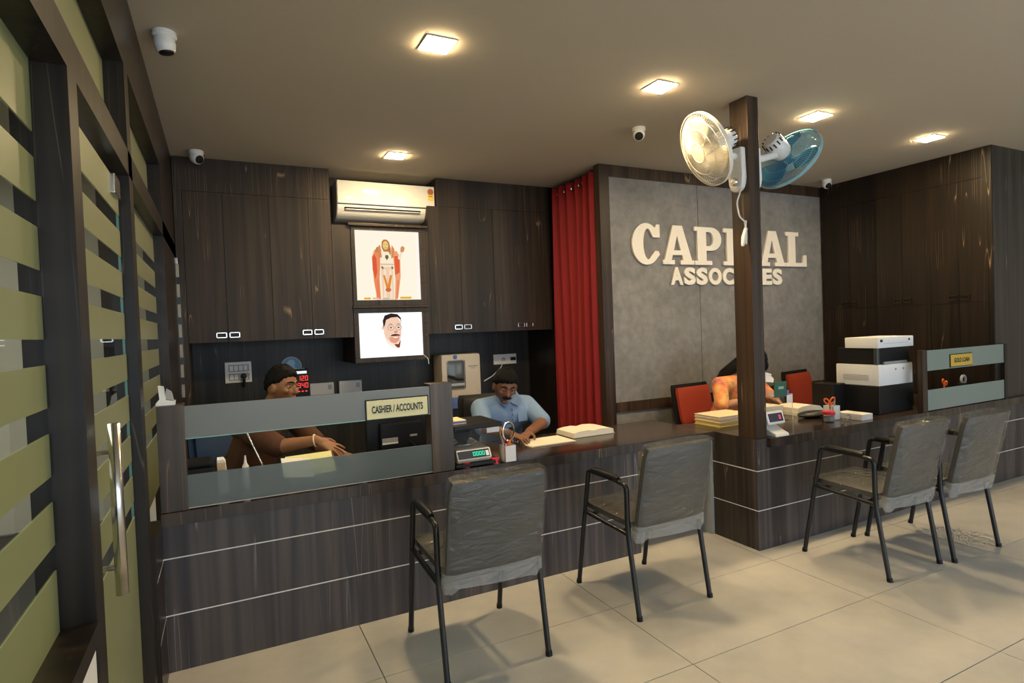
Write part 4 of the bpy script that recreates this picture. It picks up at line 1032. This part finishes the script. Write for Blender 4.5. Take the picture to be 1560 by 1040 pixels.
bm = bmesh.new(); seg_digits(bm, '0', Vector((3.302, 2.735, T+.108))+nn*.0355-tl*.012, X, tl, .011, .024, .01, .004, nn); obj('digit', bm, emissive('led_pink', (1, .10, .16), 1.2), fc)
# second scale with acrylic cover, partly behind the post
ac2 = thing('acrylic_scale_cover', 'clear acrylic scale cover with dark green header behind the customer display', 'cover', (3.75, 3.12, T))
bm = bmesh.new()
box(bm, (3.62, 3.03, T), (3.855, 3.222, T+.20))
obj('shell', bm, GLASSD, ac2)
bm = bmesh.new(); tube(bm, [(3.854, 3.031, T), (3.854, 3.031, T+.2)], .0022, 6); tube(bm, [(3.62, 3.031, T+.2), (3.854, 3.031, T+.2)], .0015, 6); obj('bright_edge', bm, WHITE, ac2)
hdr = obj('header', B((3.66, 3.026, T+.185), (3.79, 3.034, T+.30), .002), GREEN, ac2)
obj('header_mark', B((3.70, 3.0245, T+.245), (3.755, 3.0262, T+.265)), plain('header_text', (.25, .45, .36), .5), hdr)
obj('label', B((3.79, 3.0275, T+.135), (3.853, 3.0295, T+.195)), PAPERW, ac2); obj('label', B((3.792, 3.027, T+.20), (3.815, 3.0295, T+.232)), PURPLE, ac2)
og = thing('paper_pad', 'thick cream paper pad under the hand of the woman in orange', 'pad', (3.9, 3.3, T))
obj('pages', B((3.80, 3.235, T), (4.005, 3.392, T+.075), .002), PAPER, og); obj('cover', B((3.80, 3.235, T+.0755), (4.005, 3.392, T+.078)), PAPER, og)
kb = thing('open_book', 'open cream book spread beside a dark keyboard tray', 'book', (4.1, 3.15, T))
bm = bmesh.new(); prism(bm, [(0, .0), (.0, .03), (.06, .042), (.16, .045), (.26, .03), (.30, 0)], (4.03, 3.12, T+.03), X, Z, (0, .2, 0)); obj('pages', bm, PAPER, kb); obj('cover', B((4.02, 3.115, T+.0005), (4.34, 3.325, T+.030)), PAPER, kb)
kt = thing('black_pouch', 'soft black zip pouch lying before the open cream book', 'pouch', (4.08, 3.0, T))
bm = bmesh.new(); ell(bm, (4.07, 3.02, T+.026), (.155, .075, .026)); obj('pouch_body', bm, plain('black_leather', (.018, .015, .015), .45, bump=.4, bscale=60), kt, True)
bm = bmesh.new(); tube(bm, [(3.94, 2.985, T+.04), (4.07, 2.965, T+.047), (4.19, 2.99, T+.04)], .003, 6); obj('zip', bm, GREYP, kt)
jr = thing('pin_jar', 'clear jar with red lid at the front of the right worktop', 'jar', (3.98, 2.80, T))
jx, jy = 3.972, 2.82
bm = bmesh.new(); lathe(bm, [(0, 0), (.04, 0), (.042, .01), (.042, .052), (.038, .055), (.038, .01), (0, .006)], (jx, jy, T)); obj('glass_body', bm, GLASSD, jr, True)
bm = bmesh.new(); lathe(bm, [(0, 0), (.034, 0), (.034, .03), (0, .034)], (jx, jy, T+.008)); obj('pins', bm, GREYP, jr, True)
bm = bmesh.new(); lathe(bm, [(0, 0), (.044, 0), (.044, .02), (.04, .024), (0, .024)], (jx, jy, T+.055)); obj('lid', bm, REDP, jr, True)
wb = thing('white_pen_box', 'upright white box holding orange scissors next to the red lidded jar', 'box', (4.08, 2.84, T))
bm = bmesh.new(); a, b, c, d, h = 4.045, 4.125, 2.835, 2.915, .105
for p, q in (((a, c, T), (b, c+.003, T+h)), ((a, d-.003, T), (b, d, T+h)), ((a, c, T), (a+.003, d, T+h)), ((b-.003, c, T), (b, d, T+h)), ((a, c, T), (b, d, T+.003))): box(bm, p, q)
obj('box', bm, PAPERW, wb)
def scissors(lab, c, ax, up, L=.16):
    t = thing('scissors', lab, 'scissors', c); c = Vector(c); up = Vector(up).normalized(); ax = Vector(ax).normalized(); n = ax.cross(up)
    for s in (-1, 1):
        bm = bmesh.new(); mc = c+up*L*.72+ax*s*.022; e2 = (up*.8+ax*s*.6).normalized(); e1 = e2.cross(n)
        tube(bm, [mc+e1*.014*math.cos(a)+e2*.024*math.sin(a) for a in [2*PI*i/18 for i in range(18)]], .0055, 8, closed=True)
        tube(bm, [mc-e2*.024, c+up*L*.36], [.005, .004], 6); obj('grip', bm, ORANGE, t, True)
        bm = bmesh.new(); tube(bm, [c+up*L*.36, c-ax*s*.006], [.005, .0015], 6); obj('blade', bm, STEEL, t, True)
scissors('orange handled scissors standing by the red lidded jar', (4.056, 2.86, T+.05), (.85, -.4, .1), (-.18, -.02, 1), .135)
bm = bmesh.new(); tube(bm, [(4.075, 2.86, T+.01), (4.10, 2.86, T+.14)], [.004, .006], 8); t = thing('marker', 'pale marker in the upright white box', 'pen', (4.075, 2.86, T)); obj('barrel', bm, GREYP, t, True); bm = bmesh.new(); tube(bm, [(4.1, 2.86, T+.14), (4.104, 2.86, T+.155)], [.005, .002], 8); obj('cap', bm, PAPERW, t, True)
wx = thing('slip_box', 'low white slip box lying right of the upright white box', 'box', (4.24, 2.76, T))
obj('carton', B((4.175, 2.70, T), (4.30, 2.90, T+.045), .002), PAPERW, wx); obj('slot', B((4.19, 2.72, T+.0452), (4.285, 2.88, T+.046)), PAPER, wx)
wc_ = thing('wire_clip', 'bent wire clip lying between the jar and the slip box', 'clip', (4.07, 2.75, T))
bm = bmesh.new(); tube(bm, smooth_path([(4.06, 2.76, T+.004), (4.065, 2.75, T+.04), (4.12, 2.76, T+.045), (4.15, 2.77, T+.02), (4.14, 2.78, T+.004)], 4), .003, 6); obj('wire', bm, STEEL, wc_); bm = bmesh.new(); tube(bm, [(4.058, 2.758, T+.003), (4.1, 2.75, T+.003)], .0025, 6); obj('wire_foot', bm, STEEL, wc_)
# printer on its black stand
st_ = thing('printer_stand', 'black cabinet under the white printer on the right worktop', 'stand', (4.73, 2.95, T))
obj('stand_body', B((4.515, 2.781, T), (4.955, 3.13, .944), .006), BLACK, st_)
obj('dark_bin', B((4.36, 3.05, T), (4.51, 3.24, .955), .004), BLACK, st_)
pt = thing('printer', 'white multifunction printer with black paper gap on the black stand', 'printer', (4.73, 2.95, .945))
bm = bmesh.new(); prism(bm, [(4.515, .975), (4.60, .945), (4.955, .945), (4.955, 1.11), (4.515, 1.11)], (0, 2.78, 0), X, Z, (0, .35, 0)); obj('lower_body', B((4.515, 2.78, .9455), (4.955, 3.13, 1.11), .008), PRN, pt, True); bm.free()
obj('output_bay', B((4.525, 2.80, 1.111), (4.95, 3.12, 1.238), .003), BLACK, pt)
obj('bay_column', B((4.515, 2.79, 1.111), (4.545, 2.82, 1.238), .006), plain('smoke_plastic', (.05, .06, .06), .3), pt)
obj('scan_lid', B((4.515, 2.78, 1.239), (4.975, 3.05, 1.322), .006), PRN, pt, True)
obj('panel_screen', B((4.54, 2.7785, 1.285), (4.57, 2.7805, 1.305)), INK, pt); obj('panel_screen', B((4.905, 2.7785, 1.288), (4.925, 2.7805, 1.303)), INK, pt)
obj('lid_groove', B((4.58, 2.7788, 1.272), (4.90, 2.7806, 1.274)), GREYP, pt)
for x in (4.72, 4.82): obj('button', B((x, 2.777, 1.06), (x+.016, 2.781, 1.075)), GREYP, pt)
for q in range(6): obj('vent_slot', B((4.5135, 2.86, .985+q*.008), (4.5155, 3.07, .988+q*.008)), GREYP, pt)
obj('paper_ledge', B((4.60, 2.788, 1.112), (4.9, 2.80, 1.13)), GREYP, pt)
for z in (.98, 1.03, 1.09): obj('side_tab', B((4.956, 2.80, z), (4.972, 2.85, z+.014), .002), PRN, pt)
# behind the gold loan glass
scissors('orange handled scissors behind the gold loan glass', (5.70, 2.95, T+.02), (.9, 0, -.35), (.35, .05, 1), .19)
tr = thing('tape_roll', 'clear tape roll standing behind the gold loan glass', 'tape', (5.93, 2.9, T))
bm = bmesh.new(); tube(bm, [(5.93+.034*math.cos(a), 2.9, T+.165+.034*math.sin(a)) for a in [2*PI*i/28 for i in range(28)]], .011, 8, closed=True); obj('roll', bm, GREYP, tr, True)
obj('dispenser', B((5.885, 2.87, T), (5.975, 2.93, T+.135), .01), BLACK, tr)
bc = thing('dark_file_box', 'black box file behind the left end of the gold loan glass', 'box', (5.1, 3.0, T))
obj('case', B((4.99, 2.95, T), (5.27, 3.15, 1.06), .006), plain('ink_blue_plastic', (.012, .016, .02), .4), bc); obj('spine_label', B((5.08, 2.9485, .85), (5.18, 2.9505, .95)), BLACK, bc)

# ================================================================== STAFF CHAIRS
def office_chair(lab, c, rz, m, w=.46, zb=.62, zt=.98, shell=BLACK):
    t = thing('office_chair', lab, 'office chair', (c[0], c[1], 0), rz, 'staff office chairs')
    M = Matrix.Translation((c[0], c[1], 0)) @ Matrix.Rotation(rz, 4, 'Z')
    def fin(bm): bmesh.ops.transform(bm, matrix=M, verts=bm.verts); return bm
    # faces -Y in local space: backrest at +Y
    bm = bmesh.new(); rounded_slab(bm, w, (0, .24, zb), (0, .30, zt), .05, (0, -1, .16), .01); obj('backrest', fin(bm), m, t, True)
    bm = bmesh.new(); rounded_slab(bm, w+.06, (0, .275, zb-.03), (0, .338, zt+.025), .03, (0, -1, .16), .01); obj('back_shell', fin(bm), shell, t, True)
    bm = bmesh.new(); rounded_slab(bm, w+.04, (0, .21, .375), (0, -.22, .375), .07, (0, 0, 1), .012); obj('seat', fin(bm), m, t, True)
    bm = bmesh.new(); cyl(bm, (0, 0, .07), (0, 0, .345), .028, 14); obj('column', fin(bm), BLACK, t, True)
    bm = bmesh.new(); tube(bm, smooth_path([(0, .10, .325), (0, .335, .325), (0, .335, .66)], 5), .018, 8); obj('spine', fin(bm), BLACK, t, True)
    for k in range(5):
        a = 2*PI*k/5+.3
        bm = bmesh.new(); tube(bm, [(0, 0, .10), (.27*math.cos(a), .27*math.sin(a), .065)], [.025, .016], 8); l = obj('leg', fin(bm), BLACK, t, True)
        bm = bmesh.new(); p = Vector((.27*math.cos(a), .27*math.sin(a), .03)); s_ = Vector((-math.sin(a), math.cos(a), 0)); cyl(bm, p-s_*.02, p+s_*.02, .03, 14); obj('castor', fin(bm), BLACK, l, True)
office_chair('navy blue office chair behind the seated cashier', (.115, 4.10), .42, BLUECH, .40, .58, .99, BLUECH)
office_chair('black office chair of the man in the blue shirt', (1.93, 4.22), -.12, BLACK, .40, .58, .93)
office_chair('red orange office chair under the woman left of the post', (3.93, 3.83), .12, REDO, .44, .58, .90)
office_chair('empty red orange office chair left of the printer', (5.25, 3.72), .18, REDO, .44, .58, .94)

# ================================================================== PEOPLE
def capsule(bm, a, b, ra, rb, n=6):
    a = Vector(a); b = Vector(b); ell(bm, a, (ra,)*3, seg=14, rings=8); ell(bm, b, (rb,)*3, seg=14, rings=8)
    cyl(bm, a, b, ra, 14, rb)
def chain(bm, pts, rad):
    for (p, q), (r, s) in zip(zip(pts, pts[1:]), zip(rad, rad[1:])): capsule(bm, p, q, r, s)
def remeshed(bm, vox, it=4):
    me = bpy.data.meshes.new('tmp'); bmesh.ops.recalc_face_normals(bm, faces=bm.faces); bm.to_mesh(me); bm.free()
    o = bpy.data.objects.new('tmp', me); C.objects.link(o)
    m = o.modifiers.new('r', 'REMESH'); m.mode = 'VOXEL'; m.voxel_size = vox; m.use_smooth_shade = True
    s = o.modifiers.new('s', 'SMOOTH'); s.iterations = it; s.factor = .5
    out = bpy.data.meshes.new_from_object(o.evaluated_get(bpy.context.evaluated_depsgraph_get()))
    bpy.data.objects.remove(o); bpy.data.meshes.remove(me)
    for p in out.polygons: p.use_smooth = True
    return out
def hand(bm, wrist, d, nrm, thumb_side, L=.18, curl=.35, spread=.16):
    """d: towards the fingertips, nrm: back of the hand, thumb_side: +1/-1 along d x nrm"""
    d = Vector(d).normalized(); nrm = (Vector(nrm)-d*Vector(nrm).dot(d)).normalized(); s = d.cross(nrm)*thumb_side
    w = Vector(wrist); R3 = Matrix((s, d, nrm)).transposed()
    ell(bm, w+d*.045, (.036, .056, .016), R3, 14, 10); ell(bm, w+d*.07, (.040, .032, .014), R3, 14, 10); capsule(bm, w-d*.01, w+d*.03, .024, .024)
    for off, ln, an in ((.031, .072, .9), (.010, .082, .25), (-.011, .076, -.35), (-.030, .060, -1.05)):
        p = w+d*.085+s*off; dr = (d+s*spread*an).normalized(); c = curl; r = .0088
        for q, f in enumerate((.45, .32, .23)):
            dr2 = (dr*math.cos(c*(q*.7+.25))-nrm*math.sin(c*(q*.7+.25))).normalized()
            n = p+dr2*ln*f; capsule(bm, p, n, r, r*.93); p = n; r *= .93
    p = w+d*.025+s*.028; dr = (d*.62+s*.75-nrm*.25).normalized()
    n = p+dr*.042; capsule(bm, p, n, .012, .0105); m = n+(d*.85+s*.35-nrm*.35).normalized()*.032; capsule(bm, n, m, .0105, .0085)
HEADS = {}
def head_frame(c, f, up):
    f = Vector(f).normalized(); u = Vector(up); u = (u-f*u.dot(f)).normalized(); s = f.cross(u)   # s: person's right
    return Vector(c), Matrix((s, f, u)).transposed()
def head(bm, c, M, wd=1.0):
    r = bmesh.ops.create_uvsphere(bm, u_segments=40, v_segments=28, radius=1)
    for v in r['verts']:
        x, y, z = v.co
        sx = .076*wd; sy = .094; sz = .116
        jaw = max(0, -z)
        full = math.sqrt(max(0, 1-jaw**2.8))/math.sqrt(max(1e-4, 1-jaw**2)) if jaw > 0 else 1
        full = 1+(min(full, 1.6)-1)*(.75 if y > -.1 else .25)
        kx = (1-.36*jaw**1.5)*full; ky = (1-.14*jaw**2)*full
        X_, Y_, Z_ = x*sx*kx, y*sy*ky, z*sz
        if y > 0:
            Y_ += .012*jaw*(1-abs(x))                                   # chin forward
            for ex in (-.42, .42):
                Y_ -= .010*math.exp(-((x-ex)/.2)**2-((z-.02)/.13)**2)    # eye sockets
            Y_ -= .006*math.exp(-((z+.0)/.1)**2)*0
        else: Y_ *= 1+.06*max(0, z)
        v.co = c+M @ Vector((X_, Y_, Z_))
    L = lambda p: c+M @ Vector(p)
    # nose, brow, lips, chin, ears
    capsule(bm, L((0, .086, .012)), L((0, .108, -.030)), .008, .0125); ell(bm, L((.010, .098, -.034)), (.008,)*3); ell(bm, L((-.010, .098, -.034)), (.008,)*3)
    for s in (-1, 1):
        capsule(bm, L((s*.012, .090, .024)), L((s*.048, .076, .024)), .008, .007)
        ell(bm, L((s*.044, .070, -.022)), (.020, .016, .018), M)
        ell(bm, L((s*.077*wd, -.006, -.012)), (.012, .025, .036), M @ Matrix.Rotation(s*-.45, 3, 'Z'))
    ell(bm, L((0, .090, -.060)), (.024, .010, .006), M); ell(bm, L((0, .088, -.070)), (.021, .010, .007), M); ell(bm, L((0, .080, -.098)), (.024, .013, .013), M)
def hair_cap(c, M, front=.45, side=-.15, back=-.55, th=.014, wd=1.0, noise=.004, long=0):
    bm = bmesh.new(); r = bmesh.ops.create_uvsphere(bm, u_segments=48, v_segments=36, radius=1); rr = random.Random(3)
    for v in r['verts']:
        x, y, z = v.co
        a = math.atan2(abs(x), y)/PI                 # 0 front .. 1 back
        line = front if a < .20 else (front+(side-front)*(a-.20)/.22 if a < .42 else side+(back-side)*(a-.42)/.58)
        k = max(0, min(1, (z-line-.05*math.sin(17*x+3*y)*.5-rr.uniform(-.04,.04))/.20+.5)); k = k*k*(3-2*k)
        t = -.016+(.016+th)*k + (rr.uniform(-1, 1)*noise if k > .9 else 0)
        if k > .5: t += .006*max(0, z)
        v.co = c+M @ Vector((x*(.076*wd+t), y*(.094+t)*(1.06 if y < 0 else 1), z*(.116+t)))
    return bm
def face_parts(body, c, M, skin, moustache=True, look=-.2):
    L = lambda p: c+M @ Vector(p)
    for s in (-1, 1):
        bm = bmesh.new(); ell(bm, L((s*.033, .0765, .004)), (.0135, .011, .0085), M, 14, 10); obj('eye', bm, EYEW, body, True)
        bm = bmesh.new(); ell(bm, L((s*.033, .0845, .002)), (.006, .005, .006), M, 10, 8); obj('iris', bm, BLACK, body, True)
        bm = bmesh.new(); tube(bm, [L((s*.033+q*.017, .0765+.0098-abs(q)*.006, .0085-.003*abs(q))) for q in (-1, -.5, 0, .5, 1)], [.002, .0042, .0048, .0042, .002], 8); obj('eyelid', bm, skin, body, True)
        bm = bmesh.new(); tube(bm, [L((s*.012, .0975, .028)), L((s*.030, .0925, .034)), L((s*.052, .0775, .029))], [.004, .0052, .003], 8); obj('eyebrow', bm, HAIR, body, True)
    if moustache:
        bm = bmesh.new(); tube(bm, [L((x, .104-abs(x)*.34, -.049-abs(x)*.16)) for x in (-.036, -.02, -.004, .004, .02, .036)], [.004, .0105, .012, .012, .0105, .004], 10); obj('moustache', bm, HAIR, body, True)
def person(nm, lab, loc): return thing(nm, lab, 'person', loc)

# ---------- 1. cashier in rust t-shirt, reaching to the right
P1 = person('person', 'seated man in rust t-shirt reaching out behind the cashier glass', (.06, 4.08, 0))
hc1, HM1 = head_frame((.322, 3.86, 1.200), (.72, -.70, -.10), (.06, -.05, 1))
sh_r, sh_l = Vector((.085, 3.83, .985)), Vector((.375, 4.07, .985)); neck = Vector((.245, 3.94, 1.035))
el_r, wr_r = Vector((.265, 3.62, .868)), Vector((.455, 3.505, .900))
el_l, wr_l = Vector((.53, 3.90, .80)), Vector((.62, 3.66, .775))
bm = bmesh.new(); head(bm, hc1, HM1)
chain(bm, [hc1+HM1 @ Vector((0, -.025, -.06)), neck, neck-Z*.06], [.056, .060, .075])
chain(bm, [Vector((.20, 3.98, .95)), Vector((.14, 4.03, .75)), Vector((.07, 4.09, .58))], [.125, .13, .14])
chain(bm, [neck-Z*.03, sh_r], [.07, .062]); chain(bm, [neck-Z*.03, sh_l], [.07, .062])
chain(bm, [sh_r, el_r, wr_r], [.055, .045, .029]); chain(bm, [sh_l, el_l, wr_l], [.055, .043, .029])
hand(bm, wr_r+(wr_r-el_r).normalized()*.015, (.72, -.40, -.42), (.16, -.55, .80), -1, curl=.32, spread=.42)
hand(bm, wr_l, (.5, -.85, -.1), (.1, 0, 1), -1, curl=.3)
for s, k, f in ((Vector((-.02, 4.02, .56)), Vector((.30, 3.68, .56)), Vector((.27, 3.72, .09))), (Vector((.15, 4.14, .56)), Vector((.48, 3.84, .56)), Vector((.46, 3.88, .09)))):
    chain(bm, [s, k, f], [.085, .062, .045]); capsule(bm, f-Z*.03, f+Vector((.10, -.10, -.04)), .042, .035)
b1 = link('body', remeshed(bm, .006), SKIN1, P1)
bm = bmesh.new()
chain(bm, [Vector((.205, 3.975, .955)), Vector((.14, 4.03, .75)), Vector((.07, 4.09, .60))], [.14, .145, .155])
chain(bm, [neck-Z*.055, sh_r-Z*.006], [.085, .078]); chain(bm, [neck-Z*.055, sh_l-Z*.006], [.085, .078])
chain(bm, [sh_r, sh_r.lerp(el_r, .55), sh_r.lerp(el_r, .96)], [.074, .070, .066]); chain(bm, [sh_l, sh_l.lerp(el_l, .9)], [.074, .062])
link('t_shirt', remeshed(bm, .009, 5), TSHIRT, b1)
obj('hair', hair_cap(hc1, HM1, .52, .22, -.5, .012), HAIR, b1, True)
face_parts(b1, hc1, HM1, SKIN1, False)
bm = bmesh.new(); tube(bm, [hc1+HM1 @ Vector((x, .088-abs(x)*.5, -.085-.0*abs(x))) for x in (-.04, -.02, 0, .02, .04)], [.004, .006, .008, .006, .004], 8); obj('beard', bm, HAIR, b1, True)
dw = (wr_r-el_r).normalized(); s_, u_, _ = frame_of(dw)
bm = bmesh.new(); tube(bm, [wr_r+dw*(.006*math.cos(a))+(s_*math.cos(a)+u_*math.sin(a))*.034 for a in [2*PI*i/24 for i in range(24)]], .0042, 8, closed=True); obj('bracelet', bm, BEAD, b1, True)
link_legs = bmesh.new()
for s, k, f in ((Vector((-.02, 4.02, .56)), Vector((.30, 3.68, .56)), Vector((.27, 3.72, .12))), (Vector((.15, 4.14, .56)), Vector((.48, 3.84, .56)), Vector((.46, 3.88, .12)))): chain(link_legs, [s, k, f], [.095, .072, .06])
link('trousers', remeshed(link_legs, .012, 3), TROUS, b1)

# ---------- 2. man in blue shirt writing, head bowed
P2 = person('person', 'mustached man in light blue shirt bending over papers at the worktop', (1.92, 4.2, 0))
hc2, HM2 = head_frame((1.845, 3.865, 1.085), (-.16, -.88, -.40), (.05, -.4, .9))
neck = Vector((1.895, 3.985, .985)); sh_l, sh_r = Vector((2.075, 3.985, .908)), Vector((1.69, 3.975, .915))
el_l, wr_l = Vector((2.105, 3.78, .80)), Vector((1.88, 3.585, .775)); el_r, wr_r = Vector((1.615, 3.76, .81)), Vector((1.72, 3.55, .785))
bm = bmesh.new(); head(bm, hc2, HM2, 1.04)
chain(bm, [hc2+HM2 @ Vector((0, -.03, -.05)), neck, neck-Z*.06], [.058, .062, .08])
chain(bm, [Vector((1.895, 4.0, .86)), Vector((1.91, 4.10, .70)), Vector((1.92, 4.18, .58))], [.13, .14, .15])
for a, b, c_, hs in ((sh_l, el_l, wr_l, -1), (sh_r, el_r, wr_r, 1)):
    chain(bm, [neck-Z*.04, a], [.07, .06]); chain(bm, [a, b, c_], [.056, .046, .030])
    hand(bm, c_, (c_-b)+Vector((0, 0, -.01)), (0, 0, 1), hs, curl=.5)
for s in (-1, 1):
    h, k, f = Vector((1.92+s*.1, 4.12, .56)), Vector((1.92+s*.14, 3.74, .55)), Vector((1.92+s*.13, 3.78, .09)); chain(bm, [h, k, f], [.085, .06, .045]); capsule(bm, f-Z*.03, f+Vector((0, -.14, -.04)), .042, .035)
b2 = link('body', remeshed(bm, .006), SKIN2, P2)
bm = bmesh.new()
chain(bm, [Vector((1.895, 3.99, .865)), Vector((1.91, 4.09, .70)), Vector((1.92, 4.16, .60))], [.148, .158, .165])
ell(bm, (1.89, 3.97, .86), (.235, .12, .12))
for a, b in ((sh_l, el_l), (sh_r, el_r)):
    chain(bm, [neck-Z*.055, a], [.082, .076]); chain(bm, [a, a.lerp(b, .55), a.lerp(b, .93)], [.076, .070, .066])
link('shirt', remeshed(bm, .008, 5), SHIRT, b2)
bm = bmesh.new()
for s in (-1, 1):   # collar leaves
    c_ = hc2+HM2 @ Vector((0, -.01, -.105))
    p = [Vector((1.878+s*.004, 3.862, .955)), Vector((1.885+s*.062, 3.90, .995)), Vector((1.89+s*.082, 3.95, 1.035)), Vector((1.885+s*.092, 3.86, .965)), Vector((1.882+s*.05, 3.838, .925))]
    vs = [bm.verts.new(q) for q in p]; bm.faces.new((vs[0], vs[1], vs[4])); bm.faces.new((vs[1], vs[2], vs[3])); bm.faces.new((vs[1], vs[3], vs[4]))
co = obj('collar', bm, SHIRT, b2); m_ = co.modifiers.new('t', 'SOLIDIFY'); m_.thickness = .006; m_.offset = 0
for q in range(3):
    bm = bmesh.new(); ell(bm, (1.884-.0*q, 3.842-.004*q, .905-.038*q), (.005, .003, .005), seg=8, rings=6); obj('button', bm, INK, b2)
bm = bmesh.new(); obox(bm, (1.975, 3.855, .845), Vector((1, .18, 0)).normalized(), Vector((0, .15, .98)).normalized(), Vector((.1, -1, .1)).normalized(), (.085, .07, .006), .002); obj('pocket', bm, SHIRT, b2)
obj('hair', hair_cap(hc2, HM2, .48, .20, -.5, .014, 1.04), HAIR, b2, True)
face_parts(b2, hc2, HM2, SKIN2, True)
lg_ = bmesh.new()
for s in (-1, 1): chain(lg_, [Vector((1.92+s*.1, 4.12, .56)), Vector((1.92+s*.14, 3.74, .55)), Vector((1.92+s*.13, 3.78, .12))], [.095, .07, .06])
link('trousers', remeshed(lg_, .012, 3), TROUS, b2)

# ---------- 3. woman in orange print, mostly behind the post
P3 = person('person', 'woman in orange print top writing at the counter behind the post', (3.95, 3.8, 0))
hc3, HM3 = head_frame((4.05, 3.56, 1.135), (.12, -.84, -.52), (0, -.5, .86))
neck = Vector((3.99, 3.66, 1.02)); sh_r, sh_l = Vector((3.765, 3.665, .955)), Vector((4.165, 3.665, .955))
el_r, wr_r = Vector((3.665, 3.545, .795)), Vector((3.865, 3.435, .845)); el_l, wr_l = Vector((4.27, 3.55, .80)), Vector((4.105, 3.385, .835))
bm = bmesh.new(); head(bm, hc3, HM3, .95)
chain(bm, [hc3+HM3 @ Vector((0, -.03, -.05)), neck, neck-Z*.06], [.050, .052, .07])
chain(bm, [Vector((3.97, 3.70, .90)), Vector((3.955, 3.78, .72)), Vector((3.95, 3.82, .58))], [.11, .115, .14])
for a, b, c_, hs in ((sh_l, el_l, wr_l, -1), (sh_r, el_r, wr_r, 1)):
    chain(bm, [neck-Z*.04, a], [.06, .052]); chain(bm, [a, b, c_], [.050, .040, .026])
hand(bm, wr_r, wr_r-el_r, (0, 0, 1), 1, curl=.5); hand(bm, Vector((4.095, 3.385, .828)), (.62, -.35, -.60), (.45, -.25, .8), 1, curl=.35, spread=.24)
for s in (-1, 1):
    h, k, f = Vector((3.95+s*.09, 3.76, .55)), Vector((3.95+s*.12, 3.42, .54)), Vector((3.95+s*.1, 3.46, .09)); chain(bm, [h, k, f], [.085, .06, .042]); capsule(bm, f-Z*.03, f+Vector((0, -.12, -.04)), .04, .032)
b3 = link('body', remeshed(bm, .006), SKIN3, P3)
bm = bmesh.new(); chain(bm, [Vector((3.97, 3.69, .905)), Vector((3.955, 3.77, .72)), Vector((3.95, 3.80, .58))], [.125, .13, .16])
for a, b in ((sh_l, el_l), (sh_r, el_r)):
    chain(bm, [neck-Z*.06, a], [.07, .068]); chain(bm, [a, a.lerp(b, .55), a.lerp(b, .97)], [.069, .062, .058])
link('kurta', remeshed(bm, .008, 5), KURTA, b3)
obj('hair', hair_cap(hc3, HM3, .36, -.1, -.75, .02, .95), HAIR, b3, True)
bm = bmesh.new(); tube(bm, [hc3+Vector((-.01, .07, .03)), Vector((3.94, 3.66, 1.10)), Vector((3.875, 3.72, 1.04)), Vector((3.84, 3.79, .92))], [.06, .052, .042, .03], 12); obj('ponytail', bm, HAIR, b3, True)
bm = bmesh.new(); ell(bm, (4.165, 3.56, 1.10), (.042, .05, .055)); obj('hair_bun', bm, HAIR, b3, True)
face_parts(b3, hc3, HM3, SKIN3, False)
t = thing('white_cloth', 'white folded cloth showing right of the post above the green header', 'cloth', (4.13, 3.45, .95))
bm = bmesh.new(); prism(bm, [(-.06, .05), (.0, .03), (.035, .0), (.03, -.03), (-.06, -.02)], (4.13, 3.45, .99), X, Z, (0, .02, 0)); obj('fold', bm, PAPERW, t)
bm = bmesh.new(); prism(bm, [(-.06, .06), (.005, .042), (.0, .03), (-.06, .045)], (4.13, 3.445, .99), X, Z, (0, .03, 0)); obj('hem', bm, PAPERW, t)
